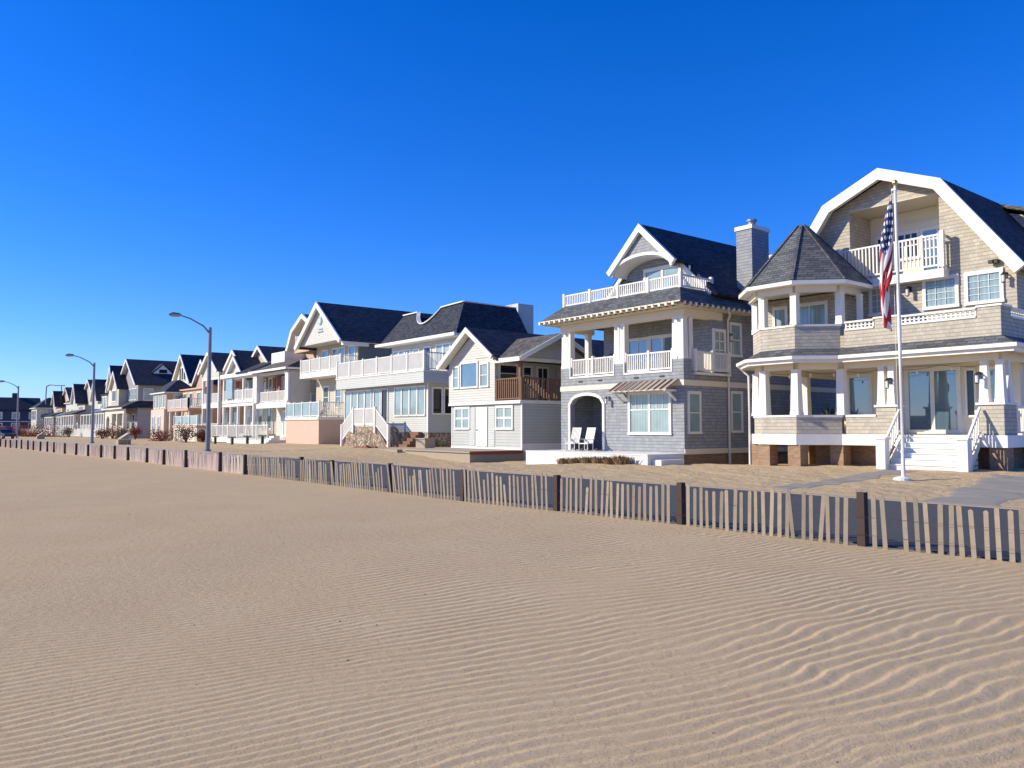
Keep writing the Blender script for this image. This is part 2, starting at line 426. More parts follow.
def mat_sand():
    m, nt, b = new_mat('beach_sand')
    g, s = pos(nt)
    X, Y = s.outputs[0], s.outputs[1]
    P = g.outputs['Position']
    # slow warp so that the wind ripples wander, split and die out
    nA = noise(nt, .33, 2, P, .5); nB = noise(nt, 1.6, 2, P, .5); nC = noise(nt, .9, 3, P, .5)
    a = R(-7)
    xr = M(nt, 'ADD', M(nt, 'MULTIPLY', X, math.cos(a)), M(nt, 'MULTIPLY', Y, math.sin(a)))
    nD = noise(nt, 4.5, 2, P, .5)
    def wob(v, k): return M(nt, 'MULTIPLY', M(nt, 'SUBTRACT', v, .5), k)
    def ripple(lam, ka, kb, kd):
        ph = M(nt, 'ADD', xr, M(nt, 'ADD', M(nt, 'MULTIPLY', M(nt, 'SUBTRACT', nA, .5), ka), M(nt, 'ADD', M(nt, 'MULTIPLY', M(nt, 'SUBTRACT', nB, .5), kb), wob(nD, kd))))
        fr = M(nt, 'FRACT', M(nt, 'DIVIDE', ph, lam))
        # gentle windward rise, steeper lee
        up = M(nt, 'DIVIDE', fr, .27); dn = M(nt, 'DIVIDE', M(nt, 'SUBTRACT', 1.0, fr), .73)
        t = M(nt, 'MINIMUM', up, dn)
        return M(nt, 'MULTIPLY', M(nt, 'MULTIPLY', t, t), M(nt, 'SUBTRACT', 3.0, M(nt, 'MULTIPLY', t, 2.0)))
    small = ripple(.092, .75, .11, .022); mid = ripple(.125, .85, .15, .03); big = ripple(.142, 1.1, .15, .028)
    def sm(v, lo, hi):
        n = nt.nodes.new('ShaderNodeMapRange'); n.interpolation_type = 'SMOOTHSTEP'
        nt.links.new(v, n.inputs[0]); n.inputs[1].default_value = lo; n.inputs[2].default_value = hi; return n.outputs[0]
    yy = M(nt, 'ADD', M(nt, 'ADD', Y, M(nt, 'MULTIPLY', X, .35)), M(nt, 'MULTIPLY', nC, 1.6))
    k1 = sm(yy, 1.4, 2.4); k2 = sm(yy, 3.4, 4.4)
    def lerp(f, p, q): return M(nt, 'ADD', M(nt, 'MULTIPLY', q, f), M(nt, 'MULTIPLY', p, M(nt, 'SUBTRACT', 1.0, f)))
    h = lerp(k2, lerp(k1, M(nt, 'MULTIPLY', small, .48), M(nt, 'MULTIPLY', mid, .72)), M(nt, 'MULTIPLY', big, .8))
    amp = M(nt, 'SUBTRACT', 1.0, M(nt, 'MULTIPLY', sm(M(nt, 'ADD', M(nt, 'MULTIPLY', X, -1.0), M(nt, 'ADD', M(nt, 'MULTIPLY', Y, -.75), M(nt, 'MULTIPLY', nC, 3.0))), 6.0, 12.0), .75))
    amp = M(nt, 'MULTIPLY', amp, M(nt, 'ADD', .6, M(nt, 'MULTIPLY', sm(noise(nt, .5, 2, P), .35, .6), .4)))
    amp = M(nt, 'MULTIPLY', amp, sm(M(nt, 'MULTIPLY', Y, -1.0), -10.7, -9.8))
    h = M(nt, 'MULTIPLY', h, amp)
    # loose churned sand and footprints on the house side
    hs = sm(Y, 17.5, 19.0)
    churn = M(nt, 'MULTIPLY', noise(nt, 2.6, 5, P, .62), M(nt, 'MULTIPLY', hs, 5.0))
    grain = M(nt, 'MULTIPLY', noise(nt, 110, 3, P, .7), .36)
    fen = M(nt, 'MULTIPLY', sm(M(nt, 'SUBTRACT', Y, M(nt, 'MULTIPLY', nC, 2.0)), 7.6, 9.6), .45)
    mott = M(nt, 'MULTIPLY', noise(nt, 11, 5, P, .7), M(nt, 'ADD', .65, fen))
    H = M(nt, 'ADD', M(nt, 'ADD', h, churn), M(nt, 'ADD', grain, mott))
    bump(nt, b, H, .0205)
    c1 = mixc(nt, noise(nt, .7, 6, P), (.51, .365, .20), (.61, .465, .275))
    c2 = mixc(nt, M(nt, 'MULTIPLY', sm(noise(nt, 70, 4, P, .75), .50, .70), .8), c1, (.24, .18, .11))
    c3 = mixc(nt, M(nt, 'MULTIPLY', h, .22), c2, (.68, .53, .375))   # sunlight on the ripple crests painted in as a paler tone
    nt.links.new(c3, b.inputs['Base Color']); b.inputs['Roughness'].default_value = .95
    b.inputs['Specular IOR Level'].default_value = .1
    return m
xs = graded(-2500, 2500, -30, 4, .10, 1.09); ys = graded(-2500, 2500, -2, 31, .10, 1.09)
gnd = grid_mesh('ground', xs, ys, g_arr, mat_sand()); gnd['kind'] = 'structure'

def mat_asphalt():
    m, nt, b = new_mat('asphalt')
    g, s = pos(nt)
    mr = nt.nodes.new('ShaderNodeMapRange'); nt.links.new(s.outputs[0], mr.inputs[0])
    mr.inputs[1].default_value = -24; mr.inputs[2].default_value = -60; mr.inputs[3].default_value = -.12; mr.inputs[4].default_value = .32
    n1 = M(nt, 'ADD', noise(nt, .35, 6), mr.outputs[0])
    r = nt.nodes.new('ShaderNodeMapRange'); nt.links.new(n1, r.inputs[0]); r.inputs[1].default_value = .56; r.inputs[2].default_value = .68
    c = mixc(nt, noise(nt, 60, 3), (.045, .045, .043), (.08, .08, .075))
    nt.links.new(mixc(nt, r.outputs[0], c, (.46, .36, .25)), b.inputs['Base Color']); b.inputs['Roughness'].default_value = .85
    bump(nt, b, noise(nt, 80, 2), .006)
    return m
rd = MB(); rd.box(-420, 60, 10.85, 17.6, -.2, .0)
o = rd.build('road', mat_asphalt()); o['kind'] = 'structure'
kb = MB()
x = 60
while x > -140: kb.box(x - 2.99, x, 17.6, 17.74, -.1, .025); x -= 3
MT['kerb'] = mat_plain('sandy_kerb', (.30, .255, .20), .9); o = kb.build('kerb', 'kerb'); o['kind'] = 'structure'
def path(name, poly, lift=.012):
    """a sheet of paving draped over the sand, its edges eaten into by drifted sand"""
    A, B = poly; n, m = 110, 14; V = []; F = []; rr = random.Random(5)
    ph = [rr.uniform(0, 6) for _ in range(4)]
    for i in range(n + 1):
        t = i / n
        e0 = .06 * math.sin(t * 19 + ph[0]) + .04 * math.sin(t * 47 + ph[1]); e1 = .06 * math.sin(t * 23 + ph[2]) + .04 * math.sin(t * 41 + ph[3])
        for k in range(m + 1):
            u = k / m; u = e0 + u * (1 - e0 - e1)
            p = [A[0][c] + (A[1][c] - A[0][c]) * t for c in (0, 1)]; q = [B[0][c] + (B[1][c] - B[0][c]) * t for c in (0, 1)]
            x, y = p[0] + (q[0] - p[0]) * u, p[1] + (q[1] - p[1]) * u
            edge = .03 if k in (0, m) or i in (0, n) else 0
            V.append((x, y, gz(x, y) + lift - edge))
    for i in range(n):
        for k in range(m): a = i * (m + 1) + k; F.append((a, a + 1, a + m + 2, a + m + 1))
    b = MB(); b.add(V, F); o = b.build(name, MT['paving'], smooth=True); o['kind'] = 'structure'; return o

MT['paving'] = mat_plain('grey_paving', (.28, .25, .20), .95)
path('path', (((-8.2, 17.9), (-10.6, 28.0)), ((-6.6, 17.9), (-8.6, 28.0))))
path('path', (((-12.7, 19.0), (-14.3, 28.6)), ((-11.9, 18.6), (-12.9, 28.6))))

# ------------------------------------------------------------------ HOUSE: tan shingled, turret and gambrel gable
def house_turret():
    r = thing('beach_house', (-16, 32, .1), 'tan shingled three storey house with octagonal turret and gambrel gable, behind the flagpole', 'house', 'houses facing the beach')
    V = [(-20.95, 46.9), (-20.95, 30.05), (-19.7, 28.8), (-18.0, 28.8), (-16.75, 30.05), (-10.8, 30.05), (-10.8, 46.9)]
    LF = [W(V[i], V[i + 1]) for i in range(6)]
    # upper body with the recessed third floor balcony
    b = MB()
    b.xz([(-21, 4.6), (-11.2, 4.6), (-11.15, 7.6), (-13.75, 11.05), (-15.95, 11.98), (-18.3, 11.05), (-20.9, 7.6)], 34.3, 47)
    b.xz([(-21, 4.6), (-11.2, 4.6), (-11.2, 7.6), (-11.35, 7.8), (-20.85, 7.8), (-21, 7.6)], 32.5, 34.3)
    b.xz([(-20.85, 7.8), (-17.55, 7.8), (-17.55, 10.95), (-18.4, 10.95)], 32.5, 34.3)
    b.xz([(-13.85, 7.8), (-11.3, 7.8), (-13.7, 10.95), (-13.85, 10.95)], 32.5, 34.3)
    b.xz([(-18.4, 10.95), (-13.7, 10.95), (-13.75, 11.05), (-15.95, 11.98), (-18.3, 11.05)], 32.5, 34.3)
    b.box(-20.9, -17.2, 31.2, 32.5, 4.7, 7.3)
    b.build('wall', 'tan_shingle', r)
    lw = MB(); lw.box(-18.0, -11.2, 32.5, 47, 1.3, 4.2); lw.box(-20.9, -18.0, 38.5, 47, 1.3, 4.2); lw.build('lower_wall', 'cream', r)
    fd = MB(); fd.box(-18.6, -11.6, 31.2, 46.8, -.6, .93); fd.build('foundation', 'brick', r)
    # gambrel roof
    prof = [(-10.85, 7.35), (-13.62, 11.12), (-15.95, 12.1), (-18.3, 11.12), (-21.05, 7.35)]
    rf = MB(); strip(rf, prof, 0, .2, 32.05, 48); ro = rf.build('roof', 'roof_dark', r)
    tr = MB(); strip(tr, prof, -.24, .2, 31.85, 32.05); strip(tr, prof, -.02, -.001, 32.05, 32.499); tr.build('rake_board', 'white', r)
    dm = MB(); dm.xz([(-11.8, 8.6), (-12.6, 10.6), (-15.2, 11.5), (-15.2, 9.0)], 37.5, 43); dm.build('dormer', 'tan_shingle', r)
    dr = MB(); strip(dr, [(-11.2, 9.9), (-12.5, 10.72), (-15.6, 11.85)], 0, .15, 37.2, 43.4); dr.build('dormer_roof', 'roof_brown', r)
    sk = MB(); sk.ext([(-12.2, 34.6, 9.22), (-13.2, 34.6, 10.58), (-13.2, 36.2, 10.58), (-12.2, 36.2, 9.22)], (.09, 0, .07)); sk.build('skylight', 'white', r)
    # third floor balcony
    fb = W((-17.9, 31.98), (-13.52, 31.98)); bb = MB()
    bb.box(-17.9, -13.52, 31.98, 32.5, 7.45, 7.8); bb.box(-17.55, -13.9, 32.5, 34.3, 7.8, 7.86); bb.build('balcony_floor', 'white', r)
    rail(r, fb, .05, fb.L - .07, 7.86, 1.32, 2, .15, .055, .16, -.1, name='balcony_railing')
    sr = MB(); sr.box(-13.66, -13.58, 32.06, 32.5, 9.1, 9.18); sr.box(-13.64, -13.6, 32.25, 32.29, 7.9, 9.1); sr.box(-13.66, -13.58, 32.06, 32.5, 7.9, 7.97); sr.build('balcony_railing', 'white', r)
    rb = W((-17.55, 34.3), (-13.9, 34.3))
    ce = MB(); ce.box(-17.55, -13.9, 32.5, 34.3, 10.9, 10.948); ce.build('balcony_ceiling', 'soffit', r)
    cw = MB(); cw.wb(rb, .01, 3.64, 7.87, 10.89, 0.001, .03); cw.build('recess_panel', 'cream', r)
    rb = W((-17.55, 34.27), (-13.9, 34.27))
    tb = MB(); tb.wb(rb, .9, 3.65, 10.05, 10.35, 0, .07); tb.build('beam', 'cream', r)
    window(r, rb, 1.25, 2.05, 8.9, 9.9, 3, 2, 'dark'); window(r, rb, 2.3, 3.45, 8.0, 9.9, 2, 5, 'blueglass', name='balcony_door')
    window(r, rb, .35, .95, 8.9, 9.9, 2, 2, 'dark')
    # second floor windows
    f2 = W((-21, 32.5), (-11.2, 32.5))
    for a, z in ((-16.62, 'curtain'), (-14.42, 'curtain'), (-12.85, 'curtain')):
        wd = .62 if a < -16 else 1.1
        window(r, f2, a + 21, a + 21 + wd, 6.42, 7.42, 3, 4, z, .13, mid=.018)
    lantern(r, f2, 5.95, 7.15); lantern(r, f2, 9.45, 7.2)
    fl = MB(); fl.wb(f2, 9.1, 9.25, 7.75, 7.9, 0, .2); fl.wb(f2, 8.95, 9.1, 7.75, 7.88, .1, .25); fl.build('floodlight', 'iron', r)
    ti = W((-20.9, 31.2), (-17.2, 31.2))
    window(r, ti, .5, 1.0, 5.3, 6.85, 1, 1, 'curtain', .13); window(r, ti, 1.45, 2.9, 5.1, 6.85, 2, 1, 'curtain', .13)
    # turret and terrace parapets
    pf = offs(V, -.12); PF = [W(pf[i], pf[i + 1]) for i in range(6)]
    pw = MB()
    for i, (zt) in ((0, 5.72), (1, 5.72), (2, 5.72), (3, 5.72)): pw.wb(PF[i], .0, PF[i].L, 4.66, zt, -.16, 0)
    F4 = PF[4]; xo = pf[4][0]
    U = lambda X: X - xo
    pw.wb(F4, .17, F4.L, 4.66, 5.5, -.16, 0); pw.wb(F4, U(-15.37), U(-14.45), 5.5, 5.85, -.16, 0); pw.wb(F4, U(-11.67), F4.L, 5.5, 5.85, -.16, 0)
    pw.wb(PF[5], .17, PF[5].L, 4.66, 5.5, -.16, 0); pw.wb(PF[5], .17, .9, 5.5, 5.85, -.16, 0)
    pw.build('parapet', 'tan_shingle', r)
    cp = MB()
    for i in range(4): cp.wb(PF[i], -.05, PF[i].L + .05, 5.72, 5.8, -.2, .04)
    cp.build('parapet_cap', 'white', r); cp = MB(); cp.wb(F4, U(-15.42), U(-14.40), 5.85, 5.92, -.2, .04); cp.build('parapet_cap', 'white', r); cp = MB()
    cp.wb(F4, U(-11.72), F4.L + .05, 5.85, 5.92, -.2, .04); cp.wb(PF[5], .2, .95, 5.85, 5.92, -.2, .04)
    cp.build('parapet_cap', 'white', r)
    for a, c, F in ((.2, U(-15.42), F4), (U(-14.4), U(-11.72), F4), (.95, 16.4, PF[5])):
        l = MB(); l.wb(F, a, c, 5.5, 5.58, -.14, .03); l.wb(F, a, c, 5.8, 5.87, -.14, .03); l.wb(F, a, c, 5.66, 5.7, -.1, -.05)
        n = int((c - a) / .16)
        for k in range(n + 1):
            u = a + .03 + (c - a - .06) * k / n; l.wb(F, u - .03, u + .03, 5.58, 5.8, -.1, -.04)
        l.build('parapet_lattice', 'white', r)
    # skirt roof between floors, gutter, ceiling, beams
    s = MB(); skirt(s, V, .5, 4.46, 4.85, .06, -.16); s.build('porch_roof', 'roof_grey', r)
    g = MB(); gutter(g, V, .58, 4.34, 4.47, .14); gutter(g, V, .44, 4.2, 4.34, .05); g.build('gutter', 'white', r)
    c = MB(); c.plan(offs(V, .42), 4.26, 4.3); c.build('porch_ceiling', 'cream', r)
    bm_ = MB()
    for i in range(6): bm_.wb(PF[i], .12, PF[i].L - .12, 3.98, 4.255, -.2, -.02)
    bm_.build('beam', 'cream', r)
    dk = MB(); dk.plan(V, .94, 1.36); dk.build('porch_deck', 'white', r)
    ic = MB(); ic.plan(offs(V, -.2), 4.5, 4.6); ic.build('upper_deck', 'cream', r)
    # porch half wall
    hw = MB()
    for i in range(4): hw.wb(PF[i], 0, PF[i].L, 1.361, 2.05, -.16, 0)
    hw.wb(F4, .17, U(-15.4), 1.361, 2.05, -.16, 0)
    hw.wb(F4, U(-15.4), U(-14.62), 1.361, 2.42, -.5, 0); hw.build('porch_half_wall', 'tan_shingle', r)
    hw = MB(); hw.wb(F4, U(-11.75), F4.L - .0, 1.361, 2.42, -.5, 0); hw.wb(PF[5], .5, 1.1, 1.361, 2.42, -.5, -.0); hw.build('pedestal', 'tan_shingle', r)
    hc = MB()
    for i in range(4): hc.wb(PF[i], -.03, PF[i].L + .03, 2.05, 2.14, -.2, .04)
    hc.wb(F4, .17, U(-15.4), 2.05, 2.14, -.2, .04); hc.build('half_wall_cap', 'white', r); hc = MB(); hc.wb(F4, U(-15.46), U(-14.56), 2.42, 2.5, -.56, .05); hc.build('pedestal_cap', 'white', r); hc = MB(); hc.wb(F4, U(-11.81), F4.L + .05, 2.42, 2.5, -.56, .05); hc.wb(PF[5], .56, 1.15, 2.42, 2.5, -.56, .05)
    hc.build('pedestal_cap', 'white', r)
    rail(r, PF[5], 1.15, 16.4, 1.36, 1.05, 8, .14)
    cpl = offs(V, -.26)
    for i in (1, 2, 3, 4): column(r, *cpl[i], 2.14, 3.99, .36, .28)
    for x in (-15.2, -14.82, -11.55, -11.05): column(r, x, 30.32, 2.5, 3.99, .3, .22)
    column(r, cpl[5][0], 33.5, 1.36, 3.99, .34, .28); column(r, cpl[1][0], 34, 2.14, 3.99, .34, .28); column(r, cpl[1][0], 37.5, 2.14, 3.99, .34, .28)
    column(r, cpl[5][0], 30.85, 2.5, 3.99, .3, .22)
    for y in (37.5, 42, 46.5): column(r, cpl[5][0], y, 1.36, 3.99, .34, .28)
    for x, y in ((-11.15, 38.5), (-11.15, 43), (-11.15, 46.5), (-20.7, 40), (-20.7, 46.5)): MB().box(x - .28, x + .28, y - .28, y + .28, -.4, .938).build('pier', 'brick', r)
    swx = W((-11.2, 32.5), (-11.2, 47))
    for u, z0, z1 in ((2.5, 6.2, 7.4), (7, 6.2, 7.4), (11, 6.2, 7.4), (4.5, 2.1, 3.7), (9, 2.1, 3.7)): window(r, swx, u, u + 1.1, z0, z1, 2, 2, 'curtain', .12)
    # brick piers
    for x, y in ((-20.7, 30.3), (-19.55, 29.15), (-18.15, 29.15), (-17.0, 30.35), (-11.15, 30.45), (-20.7, 34), (-11.15, 34)):
        p = MB(); p.box(x - .28, x + .28, y - .28, y + .28, -.4, .938); p.build('pier', 'brick', r)
    # porch doors and windows
    p1 = W((-18.0, 32.5), (-11.2, 32.5))
    window(r, p1, .3, 1.15, 2.1, 3.75, 1, 1, 'blueglass', .12); 
    d = window(r, p1, 2.8, 4.62, 1.55, 3.85, 2, 1, 'blueglass', .16, mid=.16, name='patio_door')
    window(r, p1, 5.0, 5.25, 2.1, 3.8, 1, 1, 'dark', .08); window(r, p1, 5.7, 6.4, 2.0, 3.8, 1, 1, 'blueglass', .1)
    sw = W((-11.2, 32.5), (-11.2, 46)); window(r, sw, .5, 1.8, 2.0, 3.8, 1, 1, 'blueglass', .12)
    lantern(r, F4, U(-14.62) - .2, 3.35); lantern(r, F4, U(-11.75) + .1, 3.4)
    # turret top
    cc = (-18.85, 30.91)
    def octo(rad): return [(cc[0] + rad * math.cos(R(22.5 + 45 * k)), cc[1] + rad * math.sin(R(22.5 + 45 * k))) for k in range(8)]
    O1, O2, O0 = octo(2.72), octo(2.1), octo(.2)
    t = MB(); n = 8
    t.add([(*p, 7.52) for p in O1] + [(*p, 10.3) for p in O0], [tuple(range(8)), tuple(range(15, 7, -1))] + [(i, (i + 1) % 8, 8 + (i + 1) % 8, 8 + i) for i in range(8)])
    t.build('turret_roof', 'roof_grey', r)
    e = MB(); e.plan(octo(2.74), 7.36, 7.515); e.build('turret_eave', 'white', r)
    be = MB(); q = O2[::-1]
    for i in range(8): be.wb(W(q[i - 1], q[i]), 0, W(q[i - 1], q[i]).L, 7.1, 7.358, -.2, -.02)
    be.build('turret_beam', 'cream', r)
    for i in (1, 2, 3, 4): column(r, *cpl[i], 5.8, 7.1, .28, .27)
    column(r, -16.55, 31.3, 4.66, 7.1, .2, .18)
    hip = MB()
    for k in range(8): hip.bar((*O1[k], 7.54), (*O0[k], 10.32), .12, .05)
    hip.build('hip_cap', 'roof_grey', r)
    # downspout at the left corner
    ds = MB(); ds.tube([(-21.3, 29.6, 4.35), (-21.2, 29.9, 4.1), (-21.02, 30.0, 3.9), (-21.02, 30.0, 0)], .05); ds.build('downspout', 'white', r)
    # stairs
    x0, x1, y1, y0 = -14.45, -11.65, 30.05, 28.75; zb = .12; ns = 6
    st = MB()
    for k in range(ns):
        y = y0 + (y1 - y0) * k / ns + .12; z = zb + (1.30 - zb) * (k + 1) / ns
        st.box(x0 + .1, x1 - .1, y, y1 - .005, zb - .3 if k == 0 else zb + (1.30 - zb) * k / ns - .0, z - .035)
        st.box(x0 + .08, x1 + .04, y - .04, y1 - .005 if k == ns - 1 else y + .26, z - .033, z)
    for x in (x0, x1 - .05): st.yz([(y0 + .08, zb - .2), (y0 + .3, zb - .2), (y1 - .01, .95), (y1 - .01, 1.26), (y0 + .2, zb + .14)], x + .003, x + .047)
    so_ = st.build('stairs', 'white', r)
    for x in (x0, x1):
        s_ = MB(); s_.bar((x, y0 + .1, zb + .95), (x, y1, 2.3), .07, .08); s_.bar((x, y0 + .1, zb + .25), (x, y1, 1.5), .05, .06)
        for k in range(1, 9):
            f = k / 9; y = y0 + .1 + (y1 - y0 - .1) * f; s_.box(x - .022, x + .022, y - .022, y + .022, zb + .25 + (1.25 - zb + 0) * f * .98, zb + .95 + (1.35 - zb) * f)
        so2 = s_.build('stair_railing', 'white', r)
        nw = MB(); nw.box(x - .17, x + .17, y0 - .2, y0 + .14, -.1, 1.2); nw.box(x - .21, x + .21, y0 - .24, y0 + .18, 1.2, 1.27); nw.build('newel', 'white', so2)
    return r
house_turret()
# string lights hanging in the turret porch
sl_ = thing('string_lights', (-19, 30, 3.9), 'string of clear bulbs hanging under the porch ceiling of the turret house', 'string lights')
cb = MB(); P0 = []
pts = [(-20.6, 30.6), (-19.6, 29.5), (-18.1, 29.5), (-17.0, 30.6), (-15.3, 30.6), (-13.2, 30.7), (-11.2, 30.7)]
for i in range(len(pts) - 1):
    a, b = pts[i], pts[i + 1]
    for k in range(5):
        t = k / 5; P0.append((a[0] + (b[0] - a[0]) * t, a[1] + (b[1] - a[1]) * t, 3.95 - .5 * t * (1 - t)))
cb.tube(P0, .008, 5); cb.build('cord', 'iron', sl_)
for p in P0[2::3]: MB().tube([(p[0], p[1], p[2] - .02), (p[0], p[1], p[2] - .1), (p[0], p[1], p[2] - .17)], [.02, .045, .02], 6).build('bulb', 'bulb', sl_)

# ------------------------------------------------------------------ HOUSE: blue-grey, roof terrace
def house_blue():
    r = thing('beach_house', (-29, 30, 0), 'blue grey shingled house with roof terrace, arched doorway, striped awning and tall chimney', 'house', 'houses facing the beach')
    L, Rr = -33.4, -24.65
    fw = W((L, 30), (Rr, 30)); U = lambda X: X - L
    # lower front wall round the arch opening
    b = MB()
    ax0, ax1 = -32.6, -30.1; ac = (ax0 + ax1) / 2
    arch = [(ax0 + (ax1 - ax0) * k / 12, 2.9 + .48 * math.sqrt(max(0, 1 - (2 * k / 12 - 1) ** 2))) for k in range(13)]
    b.xz([(L, .4), (ax0, .4), (ax0, 4.4), (L, 4.4)], 30, 30.3)
    b.xz([(ax0, 4.4)] + arch + [(ax1, 4.4)], 30, 30.3)
    b.xz([(ax1, .4), (Rr, .4), (Rr, 4.4), (ax1, 4.4)], 30, 30.3)
    b.box(L, Rr, 32.2, 45, .4, 4.46); b.box(-32.2, Rr, 32.2, 45, 4.46, 7.38); b.box(L, L + .3, 30.3, 32.2, .4, 4.4); b.box(-29.6, Rr, 30.3, 32.2, .4, 4.4)
    # parapet of the upper porch, stepped down between the piers
    b.box(L, -32.6, 30, 30.25, 4.4, 4.95)
    b.box(-29.3, -28.5, 30, 30.25, 4.4, 4.95); b.box(-25.4, Rr, 30, 30.25, 4.4, 4.95); b.box(Rr - .25, Rr, 30.25, 30.6, 4.4, 4.95)
    b.build('wall', 'blue_shingle', r)
    fl = MB(); fl.box(L + .05, Rr - .05, 30.26, 32.2, 4.4, 4.46); fl.build('porch_floor', 'cream', r)
    wt = MB(); wt.box(L - .03, Rr + .03, 29.965, 30, 3.66, 3.93); wt.box(Rr, Rr + .035, 30, 45, 3.66, 3.93); wt.box(Rr, Rr + .035, 30, 45, .36, .62); wt.build('belt_board', 'cream', r)
    ar = MB(); A = [(x, z) for x, z in arch]
    Z = [(ax0, .42)] + A + [(ax1, .42)]
    q = offs(Z, -.16); 
    ar.xz(q + Z[::-1], 29.94, 30.0); ar.build('arch_trim', 'white', r)
    dr = window(r, W((L, 32.2), (Rr, 32.2)), U(-32.2), U(-31.5), .5, 2.7, 1, 1, 'dark', .12, name='door'); window(r, W((L, 32.2), (Rr, 32.2)), U(-31.1), U(-30.5), 1.2, 2.7, 1, 1, 'dark')
    fd = MB(); fd.box(L + .1, Rr - .08, 30.1, 45, -.8, .4); fd.build('foundation', 'brick', r)
    ip = MB(); ip.box(-31.2, -30.95, 31.6, 31.85, .42, 3.6); ip.build('inner_post', 'white', r)
    window(r, fw, U(-28.1), U(-25.55), 1.42, 3.3, 2, 1, 'curtain', .14, mid=.14)
    hb = MB(); hb.wb(fw, U(-28.1), U(-26.9), 2.5, 2.56, .003, .05); hb.wb(fw, U(-26.75), U(-25.55), 2.5, 2.56, .003, .05)
    for x in (-27.7, -27.3, -26.35, -25.95): hb.wb(fw, U(x) - .015, U(x) + .015, 2.56, 3.3, .003, .04)
    hb.build('sash_bars', 'white', r)
    sw = W((Rr, 30), (Rr, 45))
    for u, z0, z1 in ((.35, 1.45, 3.25), (3.7, 1.5, 3.35), (3.7, 5.35, 6.85), (9, 1.5, 3.3)):
        window(r, sw, u, u + .75, z0, z1, 1, 2, 'curtain', .12)
    # awning
    aw = MB(); aw.add([(-29.25, 29.98, 3.86), (-25.0, 29.98, 3.86), (-24.6, 29.05, 3.4), (-28.55, 29.05, 3.4)], []) 
    aw = MB(); aw.ext([(-28.75, 29.96, 3.92), (-24.95, 29.96, 3.92), (-24.95, 29.05, 3.42), (-28.75, 29.05, 3.42)], (0, .01, .05))
    k = -28.75
    while k <= -24.94: aw.bar((k, 29.95, 3.98), (k, 29.05, 3.49), .04, .05); k += .38
    ao = aw.build('awning', 'awning', r)
    br = MB()
    for x in (-28.6, -25.1): br.bar((x, 29.1, 3.42), (x, 29.96, 3.42), .1); br.bar((x, 29.3, 3.4), (x, 29.97, 2.95), .09)
    br.build('bracket', 'white', ao)
    lantern(r, fw, U(-29.6), 3.1)
    for x in (-31.8, -30.3, -27.7, -26.0): MB().wb(fw, U(x) - .15, U(x) + .15, 4.12, 4.2, 0, .03).build('vent', 'iron', r)
    # upper porch columns in pairs
    for x in (-33.2, -32.82, -29.1, -28.7, -25.2, -24.85):
        column(r, x, 30.2, 4.95, 7.0, .36, .32)
    column(r, -24.85, 30.65, 4.46, 7.0, .3, .28); column(r, L + .15, 32.0, 4.46, 7.0, .3, .28)
    for a, c in ((-32.6, -29.3), (-28.5, -25.4)):
        t = MB(); t.box(a, c, 29.97, 30.27, 4.35, 4.45); t.box(a - .06, a, 29.97, 30.02, 4.35, 5.0); t.box(c, c + .06, 29.97, 30.02, 4.35, 5.0); t.build('parapet_trim', 'white', r)
        rail(r, fw, U(a), U(c), 4.45, .95, 3, .13, .045, .13, -.12)
    rail(r, sw, .75, 3.4, 4.35, 1.0, 3, .12, .05, .13, .1)
    sb = MB(); sb.wb(sw, .7, 3.45, 4.2, 4.32, 0, .2); sb.build('side_balcony_base', 'white', r)
    bk = W((L, 32.2), (Rr, 32.2))
    window(r, bk, U(-30.2), U(-28.9), 4.75, 6.35, 2, 1, 'blueglass', .14); window(r, bk, U(-28.6), U(-26.3), 4.6, 6.35, 3, 1, 'blueglass', .16, mid=.12, name='patio_door')
    window(r, sw, 2.35, 3.1, 4.6, 6.4, 2, 4, 'blueglass', .14, name='side_door')
    lantern(r, sw, 3.45, 6.2); lantern(r, W((L, 32.0), (L + 3, 32.0)), 2.2, 5.6)
    # beam, ceiling, rafter tails
    bm_ = MB(); bm_.box(L - .05, Rr + .05, 30.0, 30.4, 7.0, 7.38); bm_.box(Rr - .35, Rr + .05, 30.4, 33, 7.0, 7.38); bm_.box(L - .05, L + .35, 30.4, 32.3, 7.0, 7.38); bm_.build('beam', 'cream', r)
    ce = MB(); ce.box(L - .7, Rr + .5, 29.4, 32.4, 7.385, 7.42); ce.box(Rr, Rr + .5, 32.4, 45, 7.385, 7.42); ce.build('porch_ceiling', 'soffit', r)
    tl = MB(); x = L - .78
    while x < Rr + .5: MB().box(x, x + .14, 29.0, 29.5, 7.42, 7.58).build('rafter_tail', 'cream', r); x += .42
    y = 29.3
    while y < 36: MB().box(Rr + .3, Rr + .66, y, y + .14, 7.42, 7.58).build('rafter_tail', 'cream', r); y += .42
    # roof: skirt, flat terrace, steep main gable
    pl = [(L - .82, 29.1), (Rr + .62, 29.1), (Rr + .62, 46)]
    A, B = pl, [(L - .2, 30.35), (-25.1, 30.35)]
    sk = MB()
    sk.add([(A[0][0], A[0][1], 7.6), (A[1][0], A[1][1], 7.6), (B[1][0], B[1][1], 8.5), (B[0][0], B[0][1], 8.5), (A[0][0], A[0][1], 7.5), (A[1][0], A[1][1], 7.5), (B[1][0], B[1][1], 8.3), (B[0][0], B[0][1], 8.3)],
           [(0, 1, 2, 3), (7, 6, 5, 4), (0, 1, 5, 4), (2, 3, 7, 6), (1, 2, 6, 5), (3, 0, 4, 7)])
